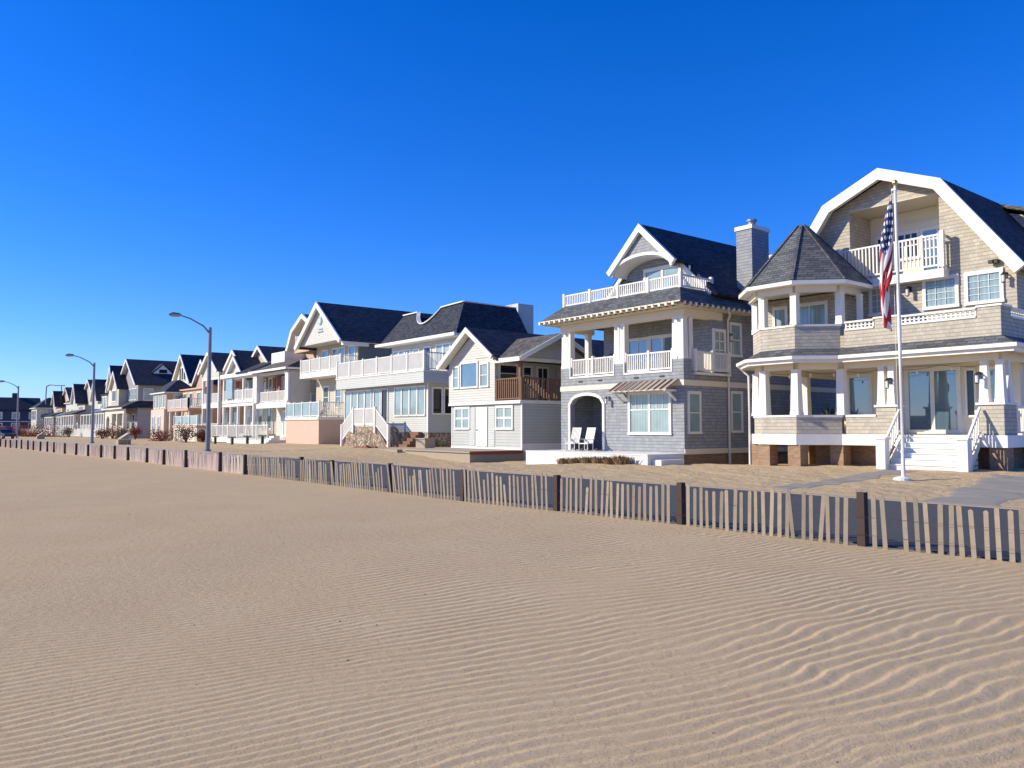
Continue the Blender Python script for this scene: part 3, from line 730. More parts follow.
    sk.add([(Rr + .62, 29.1, 7.6), (Rr + .62, 46, 7.6), (-25.1, 46, 8.5), (-25.1, 30.35, 8.5), (Rr + .62, 29.1, 7.5), (Rr + .62, 46, 7.5), (-25.1, 46, 8.3), (-25.1, 30.35, 8.3)],
           [(0, 1, 2, 3), (7, 6, 5, 4), (0, 1, 5, 4), (2, 3, 7, 6), (1, 2, 6, 5), (3, 0, 4, 7)])
    sk.add([(L - .82, 29.1, 7.6), (L - .82, 46, 7.6), (L - .2, 46, 8.5), (L - .2, 30.35, 8.5), (L - .82, 29.1, 7.5), (L - .82, 46, 7.5), (L - .2, 46, 8.3), (L - .2, 30.35, 8.3)],
           [(0, 1, 2, 3), (7, 6, 5, 4), (0, 1, 5, 4), (2, 3, 7, 6), (1, 2, 6, 5), (3, 0, 4, 7)])
    sk.build('porch_roof', 'roof_grey', r)
    dk = MB(); dk.box(L - .2, -25.05, 30.35, 46, 8.3, 8.48); dk.build('roof_terrace', 'concrete', r)
    tf = W((L - .15, 30.4), (-25.1, 30.4)); rail(r, tf, 0, tf.L, 8.48, .68, 5, .14, .05, .16, -.02, name='terrace_railing')
    rail(r, W((-25.1, 30.4), (-25.1, 32.8)), 0, 2.4, 8.48, .68, 2, .14, .05, .16, -.02, name='terrace_railing')
    ye = MB(); ye.box(L - .82, Rr + .6, 29.05, 29.1, 7.54, 7.6); ye.build('fascia', 'cream', r)
    cx = -28.75
    prof = [(-24.55, 8.2), (cx, 12.28), (-32.95, 8.2)]
    rf = MB(); strip(rf, prof, 0, .18, 32.4, 46); strip(rf, [(-26.45, 10.1), (cx, 12.28), (-31.05, 10.1)], .002, .18, 31.6, 32.4); rf.build('roof', 'roof_dark', r)
    tr = MB(); strip(tr, [(-26.45, 10.1), (cx, 12.28), (-31.05, 10.1)], -.13, .19, 31.4, 31.6); strip(tr, [(-24.75, 8.42), (cx, 12.27), (-32.75, 8.42)], -.22, -.005, 32.3, 32.4)
    tr.build('rake_board', 'white', r)
    gb = MB(); gb.xz([(-32.7, 8.3), (-24.8, 8.3), (cx, 12.2)], 32.6, 46); gb.build('gable_wall', 'blue_shingle', r)
    # arched gable hood: solid upper triangle with a barrel-vaulted cut
    hc, hr = cx, 2.05
    cut = [(hc + hr * math.cos(R(180 - 180 * k / 14)) , 9.95 + .85 * math.sin(R(180 * k / 14))) for k in range(15)]
    hood = MB(); hood.xz([(cx - 2.25, 9.95)] + cut + [(cx + 2.25, 9.95), (cx, 12.12)], 31.62, 31.8); hood.build('gable_hood', 'blue_shingle', r)
    at_ = MB(); o2 = offs(cut, -.16); at_.xz(cut + o2[::-1], 31.5, 31.62); at_.xz(cut + offs(cut, .06)[::-1], 31.62, 32.6); at_.build('arch_trim', 'white', r)
    window(r, W((-33, 32.6), (-24, 32.6)), 3.7, 6.0, 8.95, 10.1, 2, 1, 'curtain', .16, mid=.12)
    lantern(r, W((-33, 32.6), (-24, 32.6)), 2.6, 9.6); lantern(r, W((-33, 32.6), (-24, 32.6)), 6.9, 9.9)
    # chimney on the right slope
    ch = MB(); ch.box(-25.15, -24.2, 35.0, 36.5, 7.0, 11.95); co = ch.build('chimney', 'blue_shingle', r)
    cp = MB(); cp.box(-25.21, -24.14, 34.94, 36.56, 11.95, 12.16); cp.box(-25.0, -24.4, 35.3, 36.2, 12.16, 12.24); cp.build('chimney_cap', 'white', co)
    fu = MB(); fu.tube([(-24.7, 35.75, 12.24), (-24.7, 35.75, 12.5)], .2, 10); fu.tube([(-24.7, 35.75, 12.5), (-24.7, 35.75, 12.6)], .27, 10); fu.build('flue', 'greymetal', co)
    an = MB(); an.tube([(-27.2, 38, 10.9), (-27.2, 38, 13.1)], .025, 5); an.build('antenna', 'metal', r)
    rr = MB(); rr.box(-28.2, -24.6, 41.5, 46, 8.5, 12.0); rr.build('rear_dormer', 'white', r)
    ds = MB(); ds.tube([(Rr + .5, 32.9, 7.45), (Rr + .35, 33.2, 7.25), (Rr + .1, 33.35, 7.0), (Rr + .1, 33.35, -.2)], .06); ds.build('downspout', 'cream', r)
    # boardwalk platform
    pf = MB()
    for k in range(10): pf.box(L, Rr, 27.4 + .262 * k, 27.4 + .262 * k + .25, .36, .41)
    pf.box(L + .02, Rr - .02, 27.42, 29.98, -.5, .355); pf.build('front_deck', 'white', r)
    sp = MB(); sp.box(Rr + .003, Rr + .55, 27.7, 29.3, -.4, .17); sp.build('side_step', 'white', r)
house_blue()

def rocking_chair(x, y, rz, label):
    t = thing('rocking_chair', (0, 0, 0), label, 'rocking chair', 'rocking chairs on the deck')
    m = 'rocker'
    for s in (-.28, .28):
        b = MB(); b.tube([(s, -.42 + .14 * k, .02 + .03 * ((k - 3) / 3) ** 2 * 2) for k in range(8)], .02, 6); b.build('rocker', m, t)
        for yy, z1 in ((-.24, .62), (.22, .60)):
            l = MB(); l.tube([(s, yy, .03), (s, yy, z1)], .022, 6); l.build('leg', m, t)
        a = MB(); a.box(s - .05, s + .05, -.3, .3, .61, .64); a.build('armrest', m, t)
    b = MB()
    for k in range(7): b.box(-.27, .27, -.25 + .072 * k, -.25 + .072 * k + .06, .40, .425)
    b.bar((-.28, -.25, .39), (.28, -.25, .39), .03); b.bar((-.28, .22, .39), (.28, .22, .39), .03); b.build('seat', m, t)
    b = MB()
    for s in (-.26, .26): b.bar((s, .22, .40), (s, .48, 1.2), .04)
    for k in range(6): x_ = -.21 + .084 * k; b.bar((x_, .225, .43), (x_, .475, 1.16), .055, .015)
    b.bar((-.28, .48, 1.19), (.28, .48, 1.19), .05, .09); b.build('backrest', m, t)
    t.location = (x, y, .41); t.rotation_euler = (0, 0, rz); return t
rocking_chair(-31.5, 29.1, R(14), 'white slatted rocking chair in front of the arched doorway, left of the pair')
rocking_chair(-30.45, 29.1, R(8), 'white slatted rocking chair by the arched doorway, right one nearest the wall lantern')

def deck_chair(x, y, z, rz, label, m):
    t = thing('deck_chair', (0, 0, 0), label, 'deck chair', 'deck chairs behind the white railings')
    b = MB(); b.bar((-.3, -.3, .36), (-.3, .35, .25), .05); b.bar((.3, -.3, .36), (.3, .35, .25), .05)
    for k in range(6): b.bar((-.28, -.3 + .1 * k, .37 - .018 * k), (.28, -.3 + .1 * k, .37 - .018 * k), .08, .02)
    b.build('seat', m, t)
    b = MB()
    for k in range(5): b.bar((-.22 + .11 * k, .22, .3), (-.24 + .12 * k, .55, 1.0 - .06 * abs(k - 2)), .09, .02)
    b.build('backrest', m, t)
    for sx in (-.34, .34):
        MB().bar((sx, -.35, .58), (sx, .45, .55), .12, .025).build('armrest', m, t)
        MB().bar((sx, -.3, 0), (sx, -.3, .57), .05).build('leg', m, t); MB().bar((sx, .4, 0), (sx, .4, .55), .05).build('leg', m, t)
    t.location = (x, y, z); t.rotation_euler = (0, 0, rz); return t
def potted(x, y, z, s, label):
    t = thing('potted_plant', (x, y, z), label, 'potted plant')
    MB().tube([(x, y, z), (x, y, z + .3 * s)], [.12 * s, .17 * s], 12).build('pot', 'concrete', t)
    f = MB(); rr = random.Random(int(abs(x * 10)))
    for k in range(90):
        a = rr.uniform(0, 6.28); e = rr.uniform(.3, 1.4); l = rr.uniform(.2, .5) * s; d = Vector((math.cos(a) * math.cos(e), math.sin(a) * math.cos(e), math.sin(e))); p = Vector((x, y, z + .28 * s)); q = p + d * l; wv = d.cross(Vector((0, 0, 1))).normalized() * .03 * s
        f.add([tuple(p), tuple(p + d * l * .6 - wv), tuple(q), tuple(p + d * l * .6 + wv)], [(0, 1, 2, 3)])
    f.build('foliage', 'evergreen', t)
# ------------------------------------------------------------------ HOUSE: small white, brown balcony
def house_small():
    r = thing('beach_house', (-40.7, 30, 0), 'small white clapboard two storey cottage with brown timber balcony on its right corner', 'house', 'houses facing the beach')
    L, C, Rr = -44.55, -39.45, -36.94
    lo = MB(); lo.box(L + .12, Rr, 30.05, 44, .4, 3.1); lo.build('lower_wall', 'grey_siding', r)
    up = MB(); up.xz([(L, 3.1), (C, 3.1), (C, 6.0), (-41.75, 7.72), (L, 5.95)], 29.9, 44); up.build('upper_wall', 'white_siding', r)
    bt = MB(); bt.box(L, Rr + .04, 29.86, 29.9, 3.1, 3.26); bt.box(C, Rr + .04, 29.9, 36, 3.1, 3.3); bt.box(Rr, Rr + .03, 36, 44, 3.1, 3.3); bt.box(Rr - .1, Rr + .02, 30.03, 30.05, .4, 3.1); bt.box(L + .12, L + .22, 30.03, 30.05, .4, 3.1)
    bt.box(L + .1, Rr + .02, 30.02, 30.05, .3, .42); bt.box(Rr, Rr + .03, 30.05, 44, .2, .7); bt.build('trim', 'white', r)
    fd = MB(); fd.box(L + .15, Rr - .05, 30.1, 43.9, -.6, .4); fd.build('foundation', 'concrete', r)
    fw = W((L, 30.05), (Rr, 30.05)); U = lambda X: X - L
    for a in (-43.9, -39.4): window(r, fw, U(a), U(a) + 1.5, 1.65, 2.85, 2, 2, 'curtain', .13, mid=.12)
    dr = MB(); dr.wb(fw, U(-41.6), U(-40.4), .45, 2.95, 0, .05); do = dr.build('door', 'white', r)
    kn = MB(); kn.ball(fw.P(U(-41.45), 1.5, .09), .045); kn.build('handle', 'iron', do)
    for u in (U(-42.35), U(-40.25)): MB().wb(fw, u, u + .62, .5, 2.95, 0, .03).build('shutter', 'pale_siding', r)
    uw = W((L, 29.9), (C, 29.9))
    window(r, uw, .6, 1.15, 4.3, 5.6, 1, 2, 'curtain', .11); window(r, uw, 1.5, 3.25, 4.3, 5.8, 1, 1, 'blueglass', .11); window(r, uw, 3.65, 4.4, 4.3, 5.65, 1, 2, 'curtain', .11)
    # balcony recess walls and roof
    ib = MB(); ib.box(C + .002, Rr, 35, 44, 3.3, 5.9); ib.build('recess_wall', 'beige_siding', r)
    iw = W((C, 30), (C, 35)); window(r, iw, .3, 1.6, 4.55, 5.55, 1, 2, 'dark', .12); window(r, iw, 2.2, 2.8, 4.45, 5.5, 1, 2, 'dark', .1)
    window(r, iw, 3.4, 4.2, 3.45, 5.5, 2, 3, 'dark', .12, name='balcony_door')
    bx = W((C, 29.9), (Rr, 29.9)); bs = W((Rr, 29.9), (Rr, 34.8))
    rail(r, bx, .08, bx.L, 3.32, 1.35, 2, .2, .07, .14, -.1, 'brownwood', posth=.02); rail(r, bs, .1, bs.L, 3.32, 1.35, 3, .2, .07, .14, -.1, 'brownwood', posth=.02)
    for y in (30.0, 34.75):
        p = MB(); p.box(Rr - .22, Rr - .04, y - .05, y + .12, 3.32, 5.85); p.build('porch_post', 'brownwood', r)
    hd = MB(); hd.box(C, Rr - .02, 29.92, 30.1, 5.66, 5.86); hd.box(Rr - .2, Rr - .02, 30.1, 35, 5.66, 5.86); hd.build('header', 'cream', r)
    rg = MB(); stripx(rg, [(29.55, 5.72), (32.85, 7.32), (36.2, 5.72)], 0, -.16, -39.3, -36.45); stripx(rg, [(29.96, 5.92), (32.85, 7.32), (36.2, 5.72)], 0, -.16, -41.5, -39.3); rg.build('side_roof', 'roof_brown', r)
    gt = MB(); gt.yz([(29.9, 5.87), (35.8, 5.87), (32.85, 7.28)], C, Rr - .08); gt.build('side_gable', 'grey_siding', r)
    ge = MB(); stripx(ge, [(29.55, 5.72), (32.85, 7.32), (36.2, 5.72)], .1, -.17, -36.45, -36.38); ge.box(C + .1, -36.46, 29.45, 29.549, 5.6, 5.86); ge.box(C, Rr - .05, 29.56, 35.9, 5.862, 5.869); ge.build('rake_board', 'white', r)
    prof = [(C + .3, 5.98), (-42.0, 7.9), (-45.2, 5.62)]
    rf = MB(); strip(rf, [(-38.6, 5.72), (-41.75, 7.9), (-45.1, 5.6)], 0, .15, 29.35, 44); rf.build('roof', 'roof_dark', r)
    rk = MB(); strip(rk, [(-39.0, 5.97), (-41.75, 7.9), (-45.1, 5.6)], -.13, .16, 29.25, 29.35); strip(rk, [(-39.0, 5.97), (-41.75, 7.9), (-45.1, 5.6)], -.03, -.004, 29.35, 29.899); rk.build('rake_board', 'white', r)
    pf = MB(); pf.plan([(-45.5, 30), (-44.6, 26.6), (-36.9, 26.2), (-36.9, 30)], -.6, .2); po = pf.build('platform', 'palewood', r)
    pt = MB(); pt.plan([(-45.6, 30), (-44.7, 26.5), (-36.8, 26.1), (-36.8, 30)], .2, .28); pt.build('platform_top', 'palewood', po)
    rb = MB(); rb.box(-36.8, -36.76, 26.1, 30, .12, .3); rb.build('platform_edge', 'red', po)
house_small()

# ------------------------------------------------------------------ HOUSE: mansard roof
def house_mansard():
    r = thing('beach_house', (-54.5, 30.7, 0), 'pale grey house with dark mansard roof dipping in a curve, and stone stair', 'house', 'houses facing the beach')
    L, Rr = -61.4, -48.4
    lw = MB(); lw.box(L, Rr, 30.7, 46, 1.3, 5.0); lw.build('lower_wall', 'pale_siding', r)
    fd = MB(); fd.box(L + .05, Rr - .03, 30.75, 46, -.6, 1.3); fd.build('foundation', 'stone', r)
    uw = MB(); uw.box(-58.9, -48.9, 33.7, 40, 5.7, 8.5); uw.build('upper_wall', 'white_siding', r)
    dk = MB(); dk.box(-61.7, -47.9, 30.0, 46, 4.85, 5.66); dk.build('deck_fascia', 'pale_siding', r)
    cp = MB(); cp.box(-61.75, -47.85, 29.95, 46, 5.66, 5.76); cp.build('deck_cap', 'white', r)
    df = W((-61.7, 30.0), (-47.9, 30.0)); rail(r, df, .05, df.L - .05, 5.76, 1.3, 7, .115, .05, .16, -.08, name='deck_railing')
    rail(r, W((-47.9, 30.0), (-47.9, 34.2)), .1, 4.1, 5.76, 1.3, 3, .13, .05, .14, -.08, name='deck_railing')
    rail(r, W((-61.7, 34), (-61.7, 30)), .0, 3.9, 5.76, 1.3, 2, .13, .05, .14, -.08, name='deck_railing')
    fw = W((L, 30.7), (Rr, 30.7)); U = lambda X: X - L
    for k in range(4): window(r, fw, U(-61.3) + .0 + 1.17 * k, U(-61.3) + 1.17 * k + .98, 2.3, 4.6, 1, 1, 'curtain', .1)
    for k in range(4): window(r, fw, U(-53.05) + 1.1 * k, U(-53.05) + 1.1 * k + .92, 2.6, 4.6, 1, 1, 'curtain', .1)
    window(r, fw, U(-56.3), U(-55.35), 2.15, 4.6, 1, 1, 'curtain', .1, name='sidelight'); window(r, fw, U(-55.05), U(-54.2), 2.0, 4.6, 1, 1, 'dark', .1, name='door')
    sw = W((Rr, 30.7), (Rr, 46)); window(r, sw, .4, 1.1, 2.7, 4.45, 1, 1, 'dark', .13); window(r, sw, 1.4, 2.1, 2.7, 4.45, 1, 1, 'dark', .13)
    cb_ = MB(); cb_.box(Rr - .12, Rr + .02, 30.68, 30.7, 1.3, 4.85); cb_.build('corner_board', 'white', r)
    u2 = W((-58.9, 33.7), (-48.9, 33.7)); V = lambda X: X + 58.9
    for k in range(3): window(r, u2, V(-58.5) + .95 * k, V(-58.5) + .95 * k + .75, 6.3, 7.95, 1, 1, 'curtain', .1)
    window(r, u2, V(-55.3), V(-54.5), 6.3, 7.9, 1, 1, 'curtain', .1); window(r, u2, V(-53.7), V(-52.8), 5.9, 7.95, 1, 1, 'dark', .1, name='door')
    for k in range(3): window(r, u2, V(-51.9) + 1.0 * k, V(-51.9) + 1.0 * k + .8, 6.1, 8.0, 1, 1, 'curtain', .1)
    # mansard shell: front face with the curved notch
    ze, zt = 8.6, 11.05; ye_, yt = 33.0, 34.3
    top = [(-57.9, 0), (-55.6, .02)]
    n = 12
    for k in range(1, n + 1):
        t = k / n; x = -55.6 + (3.4) * t; z = -1.15 * math.sin(math.pi * min(1, t * 1.02)) ** .8 if t < 1 else 0.0
        top.append((x, z))
    top += [(-51.6, .04), (-49.2, .12)]
    def fp(x, dz):
        z = zt + dz; f = (z - ze) / (zt - ze); return (x, ye_ + (yt - ye_) * f, z)
    poly = [(-59.9, ye_, ze), (-48.3, ye_, ze)] + [fp(x, z) for x, z in top[::-1]]
    m = MB(); m.ext(poly, (0, .25, -.05))
    m.ext([(-48.3, ye_ + .02, ze), (-48.3, 40.2, ze), (-49.2, 39.4, zt + .1), fp(-49.2, .1)], (-.2, 0, 0))
    m.ext([(-59.9, ye_ + .02, ze), (-59.9, 40.2, ze), (-57.9, 39.4, zt), fp(-57.9, 0)], (.2, 0, 0))
    m.build('mansard_roof', 'roof_dark', r)
    fr = MB(); fr.box(-58.5, -49.1, 34.4, 39.6, 9.3, 9.5); fr.build('flat_roof', 'roof_dark', r)
    bk = MB(); bk.box(-57.6, -49.4, 39.2, 39.5, 8.6, 10.6); bk.build('rear_parapet', 'roof_dark', r)
    e = MB(); e.box(-60.1, -48.15, 32.75, 33.0, 8.45, 8.68); e.box(-48.3, -48.15, 33.0, 40.2, 8.45, 8.62); e.box(-59.9, -48.3, 33.0, 34, 8.45, 8.55); e.build('eave', 'white', r)
    c = MB()
    for i in range(len(top) - 1): a, b2 = fp(*top[i]), fp(*top[i + 1]); c.bar((a[0], a[1], a[2] + .04), (b2[0], b2[1], b2[2] + .04), .3, .09)
    c.bar((-49.2, 34.3, zt + .17), (-49.2, 39.4, zt + .12), .2, .08); c.build('coping', 'white', r)
    bx = MB(); bx.box(-52, -49.3, 39.7, 41.3, 5, 11.6); bx.build('rear_stair_tower', 'white_siding', r)
    bx = MB(); bx.box(-51, -48.9, 36.5, 38.2, 8.6, 9.35); bx.build('roof_vent_box', 'greymetal', r)
    # stone stair mass with white railings
    st = MB(); st.xz([(-58.4, -.4), (-51.0, -.4), (-51.0, .1), (-52.9, 1.75), (-56.45, 1.75), (-58.4, .1)], 29.0, 30.74); st.build('stone_stair', 'stone', r)
    for a, b2 in (((-58.4, .55), (-56.45, 1.85)), ((-56.45, 1.85), (-52.95, 1.85)), ((-52.95, 1.85), (-50.95, .5))):
        f = MB(); w0 = 28.95
        lo, hi = (0, 1.28) if a[1] == b2[1] else (-.25, 1.28)
        f.bar((a[0], w0, a[1] + 1.25), (b2[0], w0, b2[1] + 1.25), .09, .1); f.bar((a[0], w0, a[1] + .08), (b2[0], w0, b2[1] + .08), .07, .08)
        nn = max(3, int(abs(b2[0] - a[0]) / .13))
        for k in range(1, nn):
            t = k / nn; x = a[0] + (b2[0] - a[0]) * t; z = a[1] + (b2[1] - a[1]) * t; f.box(x - .03, x + .03, w0 - .03, w0 + .03, z + .08, z + 1.25)
        ro = f.build('stair_railing', 'white', r)
        for p in ((a, b2) if a[1] == b2[1] else ((a,) if a[1] < b2[1] else (b2,))):
            q = MB(); q.box(p[0] - .09, p[0] + .09, w0 - .09, w0 + .09, max(p[1] - .6, -.1), p[1] + 1.38); q.build('post', 'white', ro)
    q = MB(); q.box(-54.75, -54.6, 28.88, 29.03, 1.8, 3.2); q.build('post', 'white', ro)
    sp = MB()
    for k in range(7): sp.box(-50.9 , -49.2, 29.0 + .23 * k, 30.73, -.2 + .22 * k, .02 + .22 * k)
    sp.build('side_steps', 'brownwood', r)
house_mansard()
b = MB(); b.box(-47.6, -46.4, 29.2, 30.0, -.1, .85); b.box(-47.65, -46.35, 29.15, 30.05, .85, .93)
solo(b, 'deck_box', 'palewood', (-47, 29.6, 0), 'small pale timber storage box beside the stone base of the mansard house', 'storage box')

# ------------------------------------------------------------------ HOUSE: big white gable over recessed sage wall
def house_gable():
    r = thing('beach_house', (-69, 31.5, 0), 'tall house with broad white front gable, sage side wall and peach fronted lower deck', 'house', 'houses facing the beach')
    L, Rr, C = -73.0, -64.3, -68.7
    b = MB(); b.xz([(L, 0), (Rr, 0), (Rr, 9.6), (C, 13.0), (L, 9.6)], 33.4, 46); b.build('wall', 'sage_siding', r)
    fr = MB(); fr.box(L + .05, Rr - .01, 33.36, 33.399, .3, 9.5); fr.build('front_wall', 'beige_siding', r)
    g = MB(); g.xz([(L - .1, 9.5), (Rr + .1, 9.5), (C, 13.0)], 31.7, 33.35); g.build('gable', 'white_siding', r)
    prof = [(Rr + .5, 9.28), (C, 13.08), (L - .5, 9.28)]
    rf = MB(); strip(rf, prof, 0, .18, 31.4, 47); rf.build('roof', 'roof_dark', r)
    rk = MB(); strip(rk, prof, -.24, .2, 31.25, 31.4); strip(rk, prof, -.03, -.004, 31.4, 31.69); rk.box(Rr + .1, Rr + .45, 31.4, 47, 9.25, 9.35); rk.build('rake_board', 'white', r)
    rr_ = MB(); rr_.box(Rr + .003, Rr + .45, 31.7, 34.2, 8.95, 9.25); rr_.build('eave_return', 'white', r)
    em = MB(); c = (-68.6, 31.7, 11.55)
    em.tube([(c[0], 31.69, c[2]), (c[0], 31.62, c[2])], .38, 16); eo = em.build('gable_ornament', 'blue', r)
    e2 = MB(); e2.tube([(c[0], 31.62, c[2]), (c[0], 31.59, c[2])], .2, 12); e2.build('ornament_centre', 'white', eo)
    e3 = MB(); e3.box(-69.1, -68.0, 31.62, 31.69, 10.5, 10.6); e3.box(-68.9, -68.1, 31.62, 31.69, 10.75, 10.82); e3.build('ornament_scroll', 'blue', r)
    bl = MB(); bl.box(-72.6, Rr + .3, 31.5, 33.35, 6.35, 6.85); bl.build('balcony_floor', 'white', r)
    w = W((-72.6, 31.5), (Rr + .3, 31.5)); rail(r, w, .08, w.L - .08, 6.85, 1.25, 5, .12, .05, .15, -.08); rail(r, W((Rr + .3, 31.5), (Rr + .3, 33.3)), .1, 1.7, 6.85, 1.25, 2, .12, .05, .1, -.08)
    f = W((L, 33.36), (Rr, 33.36))
    for a, z0 in ((-71.5, 7.2), (-69.3, 6.9), (-67.9, 6.9), (-65.9, 7.2)): window(r, f, a - L, a - L + 1.0, z0, 9.0, 1, 1, 'blueglass', .13)
    for a in (-71.2, -68.6, -66.5): window(r, f, a - L, a - L + 1.1, 3.6, 5.5, 1, 2, 'blueglass', .13)
    # lower deck with peach skirt
    d = MB(); d.box(-70.9, -63.9, 29.5, 33.35, -.4, 2.35); do = d.build('deck_base', 'peach_siding', r)
    t = MB(); t.box(-71.0, -63.8, 29.4, 33.35, 2.35, 2.6); t.build('deck_top', 'white', r)
    w = W((-71.0, 29.45), (-63.85, 29.45)); rail(r, w, .05, w.L - .05, 2.6, 1.3, 5, .3, .05, .12, -.08, panel='curtain'); rail(r, W((-63.85, 29.45), (-63.85, 33.2)), .1, 3.7, 2.6, 1.3, 3, .16, .05, .1, -.08, 'white')
house_gable()

# ------------------------------------------------------------------ generic parts for the rest of the row
def gable_mass(r, L, Rr, Y, Yb, z0, ze, zp, wall, roof='roof_dark', oh=.35, trim='white', wname='wall', rname='roof'):
    C = (L + Rr) / 2
    b = MB(); b.xz([(L, z0), (Rr, z0), (Rr, ze), (C, zp - .15), (L, ze)], Y, Yb); b.build(wname, wall, r)
    k = (zp - ze) / ((Rr - L) / 2)
    prof = [(Rr + oh, ze - k * oh), (C, zp), (L - oh, ze - k * oh)]
    rf = MB(); strip(rf, prof, .0, .16, Y - oh, Yb + .2); rf.build(rname, roof, r)
    t = MB(); strip(t, prof, -.16, .18, Y - oh - .12, Y - oh); strip(t, prof, -.03, -.004, Y - oh, Y - .002); t.build('rake_board', trim, r)
def hip_mass(r, L, Rr, Y, Yb, z0, z1, top, wall, roof='roof_dark', oh=.4, inset=2.0):
    b = MB(); b.box(L, Rr, Y, Yb, z0, z1); b.build('wall', wall, r)
    a = [(L - oh, Y - oh), (Rr + oh, Y - oh), (Rr + oh, Yb), (L - oh, Yb)]; c = [(L + inset, Y + inset), (Rr - inset, Y + inset), (Rr - inset, Yb - inset), (L + inset, Yb - inset)]
    m = MB(); m.add([(*p, z1 + .15) for p in a] + [(*p, top) for p in c], [(0, 1, 2, 3), (7, 6, 5, 4)] + [(i, (i + 1) % 4, 4 + (i + 1) % 4, 4 + i) for i in range(4)]); m.build('roof', roof, r)
    e = MB(); e.box(L - oh - .03, Rr + oh + .03, Y - oh - .03, Yb, z1 - .02, z1 + .145); e.build('eave', 'white', r)
def porch(r, L, Rr, Y, d, zf, zt, ncol, railm='white', rh=1.05, colw=.26, colm='white', deck='white', floor=True, beam=True, npost=3, panel=None):
    """open porch storey in front of a wall at Y+d"""
    if floor: b = MB(); b.box(L, Rr, Y, Y + d - .01, zf - .32, zf); b.build('porch_floor', deck, r)
    if beam: b = MB(); b.box(L, Rr, Y + .02, Y + .3, zt - .3, zt); b.box(Rr - .28, Rr, Y + .3, Y + d - .01, zt - .3, zt); b.build('beam', 'white', r)
    for i in range(ncol): column(r, L + .2 + (Rr - L - .4) * i / (ncol - 1), Y + .18, zf, zt - .3, colw, colw, colm)
    w = W((L, Y), (Rr, Y))
    if rh: rail(r, w, .1, w.L - .1, zf, rh, npost, .16, .06, .13, -.15, railm, panel=panel); rail(r, W((Rr, Y), (Rr, Y + d)), .15, d - .1, zf, rh, 2, .16, .06, .1, -.12, railm, panel=panel)
def wins(r, L, Rr, Y, z0, z1, spots, glass='curtain', wd=1.0, cols=1, rows=2, trim=.12):
    w = W((L, Y), (Rr, Y))
    for s in spots: window(r, w, s - L, s - L + wd, z0, z1, cols, rows, glass, trim)
def swins(r, X, Y0, Y1, z0, z1, spots, glass='curtain', wd=1.0, rows=2):
    w = W((X, Y0), (X, Y1))
    for s in spots: window(r, w, s, s + wd, z0, z1, 1, rows, glass, .12)
G = 'houses facing the beach'

